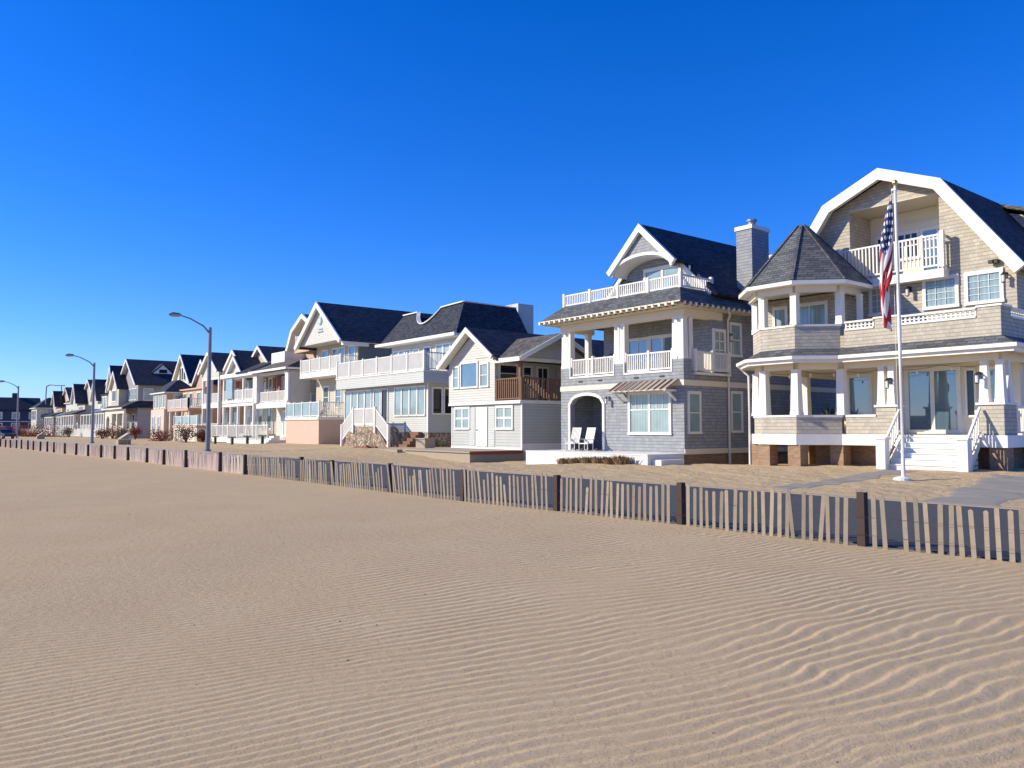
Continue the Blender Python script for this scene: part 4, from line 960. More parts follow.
def house6():
    r = thing('beach_house', (-79, 31.5, 0), 'house with gambrel gable and rust walled upper porch, just left of the peach deck', 'house', G)
    L, Rr = -83.6, -74.6
    b = MB(); b.box(L, Rr, 33.6, 46, 0, 7.6); b.build('wall', 'white_siding', r)
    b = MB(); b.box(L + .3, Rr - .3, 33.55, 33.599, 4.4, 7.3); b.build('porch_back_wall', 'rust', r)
    b = MB(); b.box(L + 2.5, Rr - .1, 33.4, 33.549, .5, 3.9); b.build('lower_front', 'tan_siding', r)
    sdw = MB(); sdw.box(Rr - .3, Rr, 31.4, 33.55, .2, 7.3); sdw.build('side_wall', 'white_siding', r)
    porch(r, L, Rr - .3, 31.4, 2.15, 4.3, 7.4, 2, rh=1.1, colw=.75, npost=4)
    b = MB(); b.box(L, Rr - .31, 31.42, 31.9, 3.7, 3.97); b.build('fascia', 'white', r)
    m = MB(); m.add([(L - .7, 30.8, 7.6), (Rr + .3, 30.8, 7.6), (Rr + .3, 40, 7.6), (L - .7, 40, 7.6), (L + .8, 33, 8.6), (Rr - .4, 33, 8.6), (Rr - .4, 40, 8.6), (L + .8, 40, 8.6)],
                    [(0, 1, 2, 3), (7, 6, 5, 4), (0, 1, 5, 4), (1, 2, 6, 5), (2, 3, 7, 6), (3, 0, 4, 7)]); m.build('porch_roof', 'roof_brown', r)
    b = MB(); b.box(L - .75, Rr + .35, 30.72, 30.8, 7.4, 7.62); b.box(Rr + .3, Rr + .38, 30.8, 40, 7.4, 7.6); b.build('eave', 'white', r)
    b = MB(); b.box(-83.6, -80.0, 33.0, 33.2, 8.2, 9.7); b.box(-80.2, -80.0, 33.2, 36, 8.2, 9.7); b.build('terrace_parapet', 'white', r)
    # gambrel behind the terrace
    L2, R2 = -82.3, -74.6; C = (L2 + R2) / 2; Yg = 35.2
    b = MB(); b.xz([(L2, 7.5), (R2, 7.5), (R2, 9.8), (R2 - 1.3, 11.8), (C, 13.2), (L2 + 1.3, 11.8), (L2, 9.8)], Yg, 46); b.build('gambrel_wall', 'coral', r)
    prof = [(R2 + .3, 9.6), (R2 - 1.2, 11.95), (C, 13.35), (L2 + 1.2, 11.95), (L2 - .3, 9.6)]
    m = MB(); strip(m, prof, 0, .18, Yg - .9, 46.5); m.build('roof', 'roof_dark', r)
    m = MB(); strip(m, prof, -.22, .2, Yg - 1.1, Yg - .9); strip(m, prof, -.05, -.004, Yg - .9, Yg - .01); m.build('rake_board', 'white', r)
    wins(r, L2, R2, Yg, 10.2, 11.8, (C - 1.2, C + .3), 'blueglass', .9)
    b = MB(); b.box(-77.9, Rr + .2, 33.2, 35.1, 9.3, 10.0); b.build('upper_balcony', 'tan_siding', r)
    rail(r, W((-77.9, 33.2), (Rr + .2, 33.2)), .05, 3.4, 10.0, 1.0, 3, .16, .05, .1, -.08)
    w = W((L, 33.55), (Rr, 33.55)); window(r, w, 1.9, 2.9, 4.9, 7.0, 2, 1, 'blueglass', .15); window(r, w, 3.6, 4.4, 4.9, 7.0, 1, 1, 'dark', .12)
    w = W((L + 2.5, 33.4), (Rr, 33.4)); window(r, w, .2, 3.1, .9, 3.3, 1, 1, 'blind', .16, name='garage_door'); window(r, w, 4.2, 5.0, .8, 3.3, 1, 1, 'dark', .1, name='door')
    s = W((Rr, 31.4), (Rr, 46)); window(r, s, 2.2, 4.6, 3.2, 5.0, 1, 1, 'blind', .12)
    lantern(r, W((L + 2.5, 33.4), (Rr, 33.4)), 3.5, 2.9)
    # ground deck with rails
    b = MB(); b.box(L - 2.5, -74.8, 29.2, 33.3, .0, .45); b.build('front_deck', 'white', r)
    w = W((L - 2.5, 29.2), (-74.8, 29.2)); rail(r, w, .1, w.L - .1, .45, 1.5, 5, .34, .07, .15, -.1)
    b = MB()
    for k in range(5): b.box(-74.7, -73.6, 28.4 + .25 * k, 30.0, -.1 + .2 * k, .08 + .2 * k)
    b.build('steps', 'white', r)
house6()
def house7():
    r = thing('beach_house', (-90, 31.5, 0), 'narrow white house with stepped gables and two storey porch, right of near lamp', 'house', G)
    L, Rr = -95, -85
    b = MB(); b.box(L, Rr, 34.2, 44, 0, 8.4); b.build('wall', 'beige_siding', r)
    gable_mass(r, -93.4, -87.4, 34.4, 46, 8.3, 9.0, 11.0, 'beige_siding', wname='upper_gable', rname='upper_roof')
    gable_mass(r, -93.4, -89.0, 31.9, 34.2, 7.4, 8.0, 9.7, 'white_siding', wname='bay_gable', rname='bay_roof')
    gable_mass(r, -97.4, -91.0, 32.8, 36.5, 7.4, 8.4, 10.7, 'cream', wname='left_gable', rname='left_roof')
    b = MB(); b.box(L, Rr + .3, 31.5, 34.19, 7.5, 7.8); b.box(L, Rr + .3, 31.3, 31.5, 7.4, 7.85); b.build('eave', 'white', r)
    m = MB(); m.add([(-89.6, 31.2, 7.85), (Rr + .5, 31.2, 7.85), (Rr + .5, 34.3, 9.2), (-89.6, 34.3, 9.2), (-89.6, 31.2, 7.7), (Rr + .5, 31.2, 7.7), (Rr + .5, 34.3, 9.05), (-89.6, 34.3, 9.05)], [(0, 1, 2, 3), (7, 6, 5, 4), (0, 1, 5, 4), (2, 3, 7, 6), (1, 2, 6, 5), (3, 0, 4, 7)]); m.build('porch_roof', 'roof_dark', r)
    porch(r, L, Rr, 31.6, 2.5, 4.8, 7.5, 4, rh=1.15, npost=5); porch(r, L, Rr, 31.6, 2.5, 1.0, 4.4, 5, rh=0, npost=4)
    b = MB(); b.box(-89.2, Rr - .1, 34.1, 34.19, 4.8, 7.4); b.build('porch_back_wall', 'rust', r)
    wins(r, L, Rr, 34.2, 5.3, 7.1, (-94.2, -92.7, -91.0), 'curtain', .95); wins(r, -89.2, Rr, 34.1, 5.2, 7.1, (-88.8, -86.9), 'blueglass', .9)
    wins(r, L, Rr, 34.2, 1.6, 4.0, (-94.0, -92.0, -90.2, -87.5), 'blueglass', 1.2, 1, 1)
    b = MB(); b.box(-93.5, -91.4, 31.5, 31.7, 5.0, 7.45); b.build('bay_window', 'curtain', r)
    b = MB(); b.box(L + 2, Rr - .2, 29.7, 31.59, .1, .65); b.build('front_deck', 'white', r)
    w = W((L + 2, 29.7), (Rr - .2, 29.7)); rail(r, w, .1, w.L - .1, .65, 1.3, 5, .34, .07, .15, -.1)
house7()
def house8():
    r = thing('beach_house', (-101, 32, 0), 'white gabled house with coral walls and slender columns, right behind the near street lamp', 'house', G)
    L, Rr = -104, -97.6
    gable_mass(r, L, Rr, 32.0, 44, 7.9, 8.7, 10.9, 'white_siding', wname='gable')
    b = MB(); b.box(L, Rr, 34.6, 44, 0, 8.6); b.build('wall', 'coral', r)
    b = MB(); b.box(L + .2, Rr - .2, 34.5, 34.599, 6.6, 8.1); b.build('rust_band', 'rust', r)  # rust coloured band high on the coral back wall
    porch(r, L, Rr, 32, 2.6, 4.7, 7.9, 3, rh=1.2, colw=.3, npost=4); porch(r, L, Rr, 32, 2.6, 1.1, 4.4, 3, rh=1.1, colw=.3, npost=4)
    wins(r, L, Rr, 34.6, 1.6, 3.8, (-103.4, -100), 'blueglass', 1.6, 1, 1); wins(r, L, Rr, 34.6, 5.0, 6.6, (-103.4, -99.6), 'curtain', 1.3)
    b = MB(); b.box(L, Rr, 31.2, 31.99, -.2, .8); b.build('foundation', 'brick', r)
house8()
def house9():
    r = thing('beach_house', (-117, 32, 0), 'pink and tan house with tall white gable and hipped sun room, left of near lamp', 'house', G)
    gable_mass(r, -130.8, -122.2, 36.0, 44, 0, 8.6, 12.7, 'cream', wname='main_gable')
    gable_mass(r, -121, -113.4, 36.2, 46, 0, 8.0, 11.3, 'coral', wname='coral_gable', rname='coral_gable_roof')
    wins(r, -130.8, -122.2, 36.0, 9.0, 10.8, (-127.9, -126.8, -125.7), 'dark', .75, 1, 1)
    hip_mass(r, -125.3, -118.4, 31.6, 36.1, 0, 6.6, 8.6, 'tan_siding', inset=2.0)
    b = MB(); b.box(-118.4, -108.0, 33.6, 42, 0, 6.9); b.build('wall', 'tan_siding', r)
    b = MB(); b.box(-118.8, -107.6, 33.3, 42, 6.9, 7.1); b.build('flat_roof', 'coral', r)
    b = MB(); b.box(-125.3, -118.4, 31.3, 31.59, .2, 4.3); b.build('front_bay', 'pale_peach', r)
    wins(r, -125.3, -118.4, 31.6, 4.6, 6.3, (-124.6, -123.0, -121.2, -119.8), 'curtain', 1.0, 1, 1); wins(r, -125.3, -118.4, 31.3, 1.0, 3.2, (-124.4, -121.4), 'curtain', 1.2)
    wins(r, -118.4, -108, 33.6, 4.7, 6.4, (-117.2, -114.4, -111), 'blueglass', 1.3, 1, 1); wins(r, -118.4, -108, 33.6, 1.2, 3.4, (-117.4, -115.0, -112, -110), 'curtain', 1.1, 1, 1)
    swins(r, -118.4, 31.6, 36, 4.8, 6.3, (1.0,), 'blueglass', 1.6)
    b = MB(); b.box(-115.6, -106.3, 31.0, 33.58, 3.9, 4.25); b.build('balcony_floor', 'coral', r)
    rail(r, W((-115.6, 31.0), (-106.3, 31.0)), .1, 9.2, 4.25, 1.25, 4, .24, .09, .2, -.1); rail(r, W((-106.3, 31.0), (-106.3, 33.5)), .1, 2.4, 4.25, 1.25, 2, .24, .09, .2, -.1)
    for x in (-115.2, -112.5, -109.5, -106.7): column(r, x, 31.3, .2, 3.9, .26, .24)
    b = MB(); b.box(-107.5, -97.8, 29.6, 31.0, -.2, 1.7); b.build('terrace_wall', 'cream', r)
    b = MB(); b.box(-107.6, -97.7, 29.5, 31.0, 1.7, 1.95); b.build('terrace_coping', 'coral', r)
    rail(r, W((-107.5, 29.6), (-97.8, 29.6)), .1, 9.6, 1.95, 1.2, 4, .3, .07, .18, -.1, panel='curtain')
house9()
def house10():
    r = thing('beach_house', (-144, 31, 0), 'large house with steep dark roof, triangular dormer and beige front with arched porch', 'house', G)
    L, Rr = -150.4, -137
    gable_mass(r, L + 2, Rr, 32.2, 41, 0, 8.9, 12.9, 'lilac', oh=.6)
    gable_mass(r, -149.2, -143.6, 30.8, 33, 5.2, 8.4, 11.0, 'beige_siding', wname='bay', rname='bay_roof')
    gable_mass(r, -154.6, -150.2, 31.5, 38, 4, 8.5, 12.3, 'cream', wname='left_bay', rname='left_bay_roof')
    m = MB(); m.add([(L - .8, 29.8, 4.9), (Rr + .6, 29.8, 4.9), (Rr + .6, 36, 4.9), (L - .8, 36, 4.9), (L, 32.1, 6.0), (Rr + .003, 32.1, 6.0), (Rr + .003, 36, 6.0), (L, 36, 6.0)], [(0, 1, 2, 3), (7, 6, 5, 4), (0, 1, 5, 4), (1, 2, 6, 5), (2, 3, 7, 6), (3, 0, 4, 7)]); m.build('porch_roof', 'roof_dark', r)
    b = MB(); b.box(L - .8, Rr + .6, 29.7, 29.8, 4.7, 4.92); b.build('eave', 'cream', r)
    a = MB(); F = W((L, 30.2), (Rr, 30.2))
    A = lambda c, wd, z: [(c - wd / 2 + wd * k / 8, z + .5 * math.sin(math.pi * k / 8)) for k in range(9)]
    a.wp(F, [(0, .9), (1.0, .9)] + A(2.2, 2.4, 3.2) + [(3.4, .9), (4.4, .9), (4.4, 4.7), (0, 4.7)], -.3, 0)
    a.wp(F, [(4.4, 4.0), (13.4, 4.0), (13.4, 4.7), (4.4, 4.7)], -.3, 0)
    a.build('arcade', 'cream', r)
    for x in (-145.2, -141.6, -137.3): column(r, x, 30.4, .9, 4.0, .55, .5, 'cream')
    rail(r, F, 4.5, 13.0, .9, 1.1, 4, .24, .09, .16, -.15, 'cream')
    b = MB(); b.box(L, Rr, 30.22, 32.1, -.2, .9); b.build('porch_floor', 'cream', r)
    w = W((-149.2, 30.8), (-143.6, 30.8)); window(r, w, 1.2, 3.8, 6.2, 7.9, 2, 1, 'dark', .2)
    wins(r, L, Rr, 32.2, 6.3, 8.0, (-142.6, -140.8, -139), 'curtain', 1.1); wins(r, L, Rr, 32.2, 1.5, 3.8, (-148, -143.5, -140), 'dark', 1.4)
    swins(r, Rr, 32.2, 41, 6.2, 7.9, (.9,), 'curtain', 1.3)
    d = MB(); d.ext([(-139.2, 34.9, 10.6), (-139.2, 38.1, 10.6), (-139.2, 36.5, 12.1)], (-2.5, 0, 0)); d.build('dormer', 'white', r)
    d = MB(); stripx(d, [(34.5, 10.4), (36.5, 12.2), (38.5, 10.4)], 0, -.12, -141, -139.1); d.build('dormer_roof', 'roof_dark', r)
    d = MB(); d.box(-139.18, -139.1, 35.9, 37.1, 10.75, 11.3); d.build('dormer_window', 'dark', r)
    b = MB()
    for k in range(5): b.box(-141.5, -138, 28.7 + .3 * k, 30.18, -.2 + .2 * k, 0 + .2 * k)
    b.build('steps', 'tan_siding', r)
house10()
far = [
 (-166, -155.3, 31, 'flat', 7.6, 10.0, 'white_siding', 'pale three storey house with white sun room, just left of the beige arcaded house'),
 (-182, -167, 32, 'gable', 7.8, 12.2, 'cream', 'cream house with broad navy roof and columned porch, behind the second street lamp'),
 (-197.5, -183.5, 31, 'gable', 7.6, 11.9, 'beige_siding', 'beige house with pointed gable and porch columns, second left of the second street lamp'),
 (-214, -199, 32.5, 'hip', 7.4, 11.4, 'white_siding', 'white house with dark hipped roof near the far end of the row'),
 (-230, -216, 32, 'gable', 7.6, 11.6, 'coral', 'pinkish house with steep dark gable near the far end of the row'),
]
for i, (L, Rr, Y, kind, ze, zp, wall, label) in enumerate(far):
    r = thing('beach_house', ((L + Rr) / 2, Y, 0), label, 'house', G)
    C = (L + Rr) / 2
    if kind == 'flat':
        b = MB(); b.box(L, Rr, Y + 2, 46, 0, ze); b.build('wall', wall, r)
        gable_mass(r, C + 2, Rr, Y + 3, 45, ze - .1, ze + 1, zp + 1, wall, wname='upper_wall', rname='upper_roof')
        m = MB(); m.box(L - .3, C + 2.2, Y + 1.5, 46, ze, ze + .35); m.box(L, L + 4, 36, 44, ze + .35, zp); m.build('roof', 'roof_dark', r)
        b = MB(); b.box(L + 5.5, L + 9.8, Y + .6, Y + 1.99, 4.4, ze - .2); b.build('sun_room', 'white', r)
        wins(r, L, Rr, Y + .6, 5.2, 7.2, (L + 6, L + 7.9), 'curtain', 1.4, 1, 1)
    elif kind == 'hip': hip_mass(r, L, Rr, Y + 2, 46, 0, ze, zp, wall, inset=4.5)
    else:
        gable_mass(r, L, Rr, Y + 4, 46, 0, ze, zp, wall); gable_mass(r, L + .5, L + 5.5, Y + 2, Y + 6, 5, ze - .2, zp - .9, 'white_siding', wname='bay', rname='bay_roof')
        b = MB(); b.box(L + 5.6, Rr, Y + 2, Y + 4, 4.2, 6.4); b.build('upper_porch_wall', wall, r)
    m = MB(); m.add([(L - .4, Y - .4, 4.6), (Rr + .4, Y - .4, 4.6), (Rr + .4, Y + 2.2, 4.6), (L - .4, Y + 2.2, 4.6), (L, Y + 1.98, 5.5), (Rr, Y + 1.98, 5.5), (Rr, Y + 2.19, 5.5), (L, Y + 2.19, 5.5)], [(0, 1, 2, 3), (7, 6, 5, 4), (0, 1, 5, 4), (1, 2, 6, 5), (2, 3, 7, 6), (3, 0, 4, 7)]); m.build('porch_roof', ('greymetal', 'roof_dark', 'roof_brown')[i % 3], r)
    porch(r, L, Rr, Y, 2, 1.2, 4.5, 6, rh=1.1, colw=.4, npost=4)
    b = MB(); b.box(L, Rr, Y + .1, Y + 2, -.3, .88); b.build('porch_base', 'white', r)
    yy = Y + (4 if kind == 'gable' else 2)
    wins(r, L, Rr, Y + 2, 5.0, 6.1, [C + 1.2, C + 3.4] if kind != 'hip' else [L + 2, C, Rr - 3], 'curtain', 1.3)
    wins(r, L, Rr, yy, 1.8, 4.0, [L + 1.5, L + 4.5, C + 1, Rr - 3], 'blueglass', 1.4, 1, 1)
    swins(r, Rr, yy, 46, 5.6, 7.2, (1.5, 5), 'curtain', 1.2)
for L, Rr, Y, ze, zp, wall, label in ((-232, -216, 52, 8.5, 13.2, 'navy', 'dark walled house standing behind the first row, just right of the far corner house'),
                                      (-214, -197, 50, 8.8, 13.8, 'grey_siding', 'grey house in the second row, behind the dark hipped roof'),
                                      (-196, -180, 48, 9.0, 13.4, 'lilac', 'lilac grey house in the second row, left of the second street lamp'),
                                      (-178, -163, 46, 9.2, 13.0, 'beige_siding', 'beige house in the second row, right behind the second street lamp')):
    r = thing('back_street_house', ((L + Rr) / 2, Y, 0), label, 'house', 'houses in the second row')
    C = (L + Rr) / 2; b = MB(); b.box(L, Rr, Y, Y + 12, 0, ze); b.build('wall', wall, r)
    m = MB(); m.yz([(Y - .5, ze - .2), (Y + 6, zp), (Y + 12.5, ze - .2)], L - .4, Rr + .4); m.build('roof', 'roof_dark', r)
    d = MB(); d.xz([(C - 2, ze + .1), (C + 2, ze + .1), (C, ze + 3.2)], Y + .3, Y + 4); d.build('dormer', 'white_siding', r)
    wins(r, L, Rr, Y, 6.2, 7.8, (L + 2, C - .6, Rr - 3.4), 'curtain', 1.4)
    c = MB(); c.box(Rr - 4, Rr - 2.8, Y + 5, Y + 6.4, ze + 1, zp + 1); c.build('chimney', 'brick', r)
# dark blue townhouses closing the view where the street bends
def townhouse(x, y0, y1, z, label, big):
    r = thing('townhouse', (x, (y0 + y1) / 2, 0), label, 'townhouse', 'dark townhouses at the end of the street')
    b = MB(); b.box(x - 12, x, y0, y1, -.2, z - 3.4); b.build('wall', 'navy', r)
    m = MB(); m.yz([(y0 - .2, z - 3.6), (y1 + .2, z - 3.6), (y1 + .2, z - 3.3), (y0 - .2, z - 3.3)], x - 12, x + .5)
    m.ext([(x + .6, y0 - .2, z - 3.4), (x - 4, y0 - .2, z), (x - 9, y0 - .2, z), (x - 12.5, y0 - .2, z - 3.4)], (0, y1 - y0 + .4, 0)); m.build('roof', 'roof_dark', r)
    w = W((x, y0), (x, y1)); n = max(1, int((y1 - y0) / 3.2))
    for k in range(n):
        u = (k + .5) * (y1 - y0) / n
        window(r, w, u - .7, u + .7, 4.2, 5.6, 2, 1, 'curtain', .2); window(r, w, u - .8, u + .8, 1.2, 2.8, 2, 1, 'curtain' if k % 2 else 'dark', .2)
    b = MB(); b.wb(w, 0, y1 - y0, 3.3, 3.5, 0, .15); b.build('belt_board', 'white', r)
    if big: b = MB(); b.box(x - 6, x - 4.6, y0 + 5.4, y0 + 6.6, z - 1, z + 1.2); b.build('chimney', 'navy', r)
townhouse(-245, 14, 21.5, 8.6, 'dark navy townhouse with pale window bays at the left edge of the view', False)
townhouse(-244, 22, 33.5, 9.8, 'long dark navy townhouse with chimney on its ridge, at the end of the street', True)
r = thing('corner_house', (-232, 33, 0), 'small white bay fronted house with hipped dark roof before the navy townhouses', 'house')
hip_mass(r, -238, -229, 30.5, 40, 0, 6.6, 9.4, 'white_siding', inset=3)
wins(r, -238, -229, 30.5, 3.8, 6.0, (-237, -234.5, -232), 'blueglass', 1.6); swins(r, -229, 30.5, 40, 3.8, 6.0, (.8, 3), 'blueglass', 1.5)
# pergola-like steel frame on a far roof
r = thing('roof_frame', (-200, 33, 10), 'thin dark steel canopy frame rising above the far rooftops', 'steel frame')
b = MB(); b.tube([(-226, 32, 7.5), (-230, 32.5, 10), (-233, 33, 12.3)], .13, 6); b.tube([(-221, 34.5, 8.0), (-221, 34.5, 11.9)], .1, 6); b.build('upright', 'iron', r)
b = MB(); b.tube([(-233, 33, 12.3), (-230, 33.4, 12.6), (-226, 34, 12.3), (-219, 34.8, 12.0)], .13, 6); b.build('top_rail', 'iron', r)

deck_chair(-81.5, 30.3, .45, R(-15), 'grey slatted deck chair behind the white railing, left of three below the garage door', 'greymetal')
deck_chair(-79.8, 30.5, .45, R(10), 'white slatted deck chair behind the white railing, middle of three below the garage door', 'rocker')
deck_chair(-78.0, 30.4, .45, R(25), 'tan slatted deck chair behind the white railing, right of three below the garage door', 'palewood')
deck_chair(-91.0, 30.5, .65, R(0), 'dark slatted deck chair on the low deck nearest the street lamp', 'greymetal')
deck_chair(-70.0, 31.2, 2.6, R(0), 'white slatted deck chair on top of the peach fronted deck', 'rocker')
deck_chair(-67.6, 31.4, 2.6, R(20), 'timber slatted deck chair on top of the peach fronted deck', 'palewood')
potted(-18.1, 31.6, 1.36, 1.7, 'leafy potted plant on the porch of the turret house')
b = MB(); b.box(-19.4, -18.4, 31.3, 31.9, 2.02, 2.08)
tb_ = thing('porch_table', (-18.9, 31.6, 1.36), 'small timber table under the turret porch', 'table')
b.build('table_top', 'palewood', tb_)
for sx in (-19.3, -18.5):
    for sy in (31.35, 31.85): MB().box(sx - .03, sx + .03, sy - .03, sy + .03, 1.36, 2.02).build('leg', 'palewood', tb_)
# ------------------------------------------------------------------ street lamps
def lamp(x, label):
    t = thing('street_lamp', (x, 17.95, 0), label, 'street lamp', 'street lamps along the road')
    z = 8.69
    b = MB(); b.tube([(x, 17.95, 0), (x, 17.95, z)], [.16, .115], 10); b.build('pole', 'greymetal', t)
    b = MB(); b.tube([(x, 17.95, 0), (x, 17.95, .12)], .24, 10); b.build('base', 'greymetal', t)
    b = MB(); b.tube([(x, 17.95, z - .45), (x, 17.5, z + .05), (x, 16.6, z + .5), (x, 15.9, z + .68)], [.07, .06, .05, .045], 8); b.build('arm', 'greymetal', t)
    b = MB(); b.tube([(x, 16.0, z + .68), (x, 15.85, z + .7), (x, 15.4, z + .69), (x, 15.15, z + .66)], [.06, .14, .17, .05], 8); h = b.build('lamp_head', 'metal', t)
    b = MB(); b.ball((x, 15.45, z + .56), .13, 8, .6); b.build('lens', 'bulb', h)
    return t
lamp(-56.8, 'tall grey street lamp, nearest of three, before the pink and white houses')
lamp(-95.4, 'tall grey street lamp, second of three along the road')
lamp(-155.6, 'tall grey street lamp, farthest left, before the navy townhouses')

# ------------------------------------------------------------------ flagpole and flag
fp_ = thing('flagpole', (-11.72, 24.45, 0), 'tall white flagpole with gold ball in front of the turret house', 'flagpole')
b = MB(); b.tube([(-11.68, 24.45, 0), (-11.68, 24.45, 4.5), (-11.70, 24.45, 9.12)], [.065, .055, .038], 12); b.build('pole', 'white', fp_, smooth=False)
b = MB(); b.tube([(-11.72, 24.45, .0), (-11.72, 24.45, .09), (-11.72, 24.45, .14)], [.26, .25, .11], 14); b.build('base', 'white', fp_)
b = MB(); b.ball((-11.70, 24.45, 9.22), .09, 10); b.build('finial', 'brass', fp_)
b = MB(); b.box(-11.80, -11.66, 24.4, 24.5, 8.98, 9.04); b.tube([(-11.79, 24.42, 9.0), (-11.77, 24.38, 1.4)], .006, 4); b.build('halyard', 'white', fp_)
def mat_flag():
    m, nt, b = new_mat('flag_cloth')
    uv = nt.nodes.new('ShaderNodeUVMap'); uv.uv_map = 'UVMap'; s = nt.nodes.new('ShaderNodeSeparateXYZ'); nt.links.new(uv.outputs[0], s.inputs[0])
    u, v = s.outputs[0], s.outputs[1]
    st = M(nt, 'LESS_THAN', M(nt, 'MODULO', M(nt, 'MULTIPLY', v, 13.0), 2.0), 1.0)
    c = mixc(nt, st, (.70, .66, .62), (.36, .015, .025))
    can = M(nt, 'MULTIPLY', M(nt, 'LESS_THAN', u, .40), M(nt, 'GREATER_THAN', v, 6 / 13))
    # nine staggered rows of stars
    fu = M(nt, 'MULTIPLY', u, 11 / .40); fv = M(nt, 'MULTIPLY', M(nt, 'SUBTRACT', v, 6 / 13), 9 / (7 / 13))
    par = M(nt, 'MODULO', M(nt, 'ADD', M(nt, 'FLOOR', fu), M(nt, 'FLOOR', fv)), 2.0)
    du = M(nt, 'SUBTRACT', M(nt, 'FRACT', fu), .5); dv = M(nt, 'SUBTRACT', M(nt, 'FRACT', fv), .5)
    dist = M(nt, 'SQRT', M(nt, 'ADD', M(nt, 'MULTIPLY', du, du), M(nt, 'MULTIPLY', dv, dv)))
    star = M(nt, 'MULTIPLY', M(nt, 'LESS_THAN', dist, .42), M(nt, 'LESS_THAN', par, .5))
    cc = mixc(nt, star, (.02, .03, .12), (.75, .75, .75))
    nt.links.new(mixc(nt, can, c, cc), b.inputs['Base Color']); b.inputs['Roughness'].default_value = .8
    return m
def flag():
    n, k = 70, 56
    me = bpy.data.meshes.new('flag'); V, F, UVs = [], [], []
    for i in range(n + 1):
        s = i / n
        for j in range(k + 1):
            h = j / k    # 1 = top of hoist
            drop = s * 3.65 * (1 - .12 * (1 - h)); z = 8.85 - (1 - h) * 2.1 * (1 - .5 * s) - drop
            lean = .30 * math.sin(math.pi * min(1, s * .9)) * (.55 + .45 * h)
            amp = .10 * min(1, s * 3)
            x = -11.80 - lean * .45 - (1 - h) * .02 + amp * math.sin(2 * math.pi * (2.6 * h + 1.1 * s)) * .9 - .20 * s
            y = 24.40 - lean * .5 + amp * 1.2 * math.cos(2 * math.pi * (2.6 * h + .9 * s) + .6)
            x += .05 * math.sin(7 * s + 3 * h); V.append((x, y, z)); UVs.append((s, h))
    for i in range(n):
        for j in range(k):
            a = i * (k + 1) + j; F.append((a, a + 1, a + k + 2, a + k + 1))
    me.from_pydata(V, [], F); uvl = me.uv_layers.new(name='UVMap')
    for p in me.polygons:
        p.use_smooth = True
        for li in p.loop_indices: uvl.data[li].uv = UVs[me.loops[li].vertex_index]
    o = bpy.data.objects.new('flag', me); col.objects.link(o); me.materials.append(mat_flag())
    me.transform(__import__('mathutils').Matrix.Translation((11.9, -24.4, -8.8))); o.location = (-11.9, 24.4, 8.8)
    sm_ = o.modifiers.new('cloth_thickness', 'SOLIDIFY'); sm_.thickness = .006
    tag(o, 'limp red white and blue star spangled flag drooping down the white flagpole', 'flag')
flag()

# ------------------------------------------------------------------ sand fence
fence = thing('sand_fence', (-20, 10.06, 0), 'long wooden slat sand fence with dark posts, running along the beach before the road', 'fence')
posts_px = [858, 678, 555, 462, 389, 331, 300.8, 248.4, 223.4, 189, 167, 150, 131, 117.6, 104, 91, 79, 67.6, 56.6, 50, 43, 36, 30.5, 24, 19, 13, 8, 3]
def fence_y(x):
    pts = [(8, 10.9), (-3.8, 10.75), (-5.7, 10.5), (-8.8, 10.5), (-11.7, 10.32), (-14.4, 10.1), (-17.7, 10.06), (-28, 10.06), (-34, 10.03), (-44, 9.9), (-54, 9.45), (-68, 9.0), (-83, 8.3), (-140, 6.5)]
    for (a, ya), (b_, yb) in zip(pts, pts[1:]):
        if b_ <= x <= a: return ya + (yb - ya) * (x - a) / (b_ - a)
    return 10
def post_x(px):
    x = -10
    for _ in range(20): x = rx(px, fence_y(x))
    return x
PX = [.5, -2.6] + [post_x(p) for p in posts_px] + [-92, -100, -110]
tilt = [0, -.02, .02, .03, -.12, -.20, -.2, -.14, -.16, -.05, .1, .35, .15, .3]
for i, x in enumerate(PX):
    y = fence_y(x); g = gz(x, y); b = MB(); h = (.72 if x > -27 else .68) + random.uniform(-.03, .04); lx = random.uniform(-.02, .02)
    b.frust(x, y + (.05 if x > -27 else -.08), g - .3, g + h, .115, .105); o = b.build('post', 'post', fence)
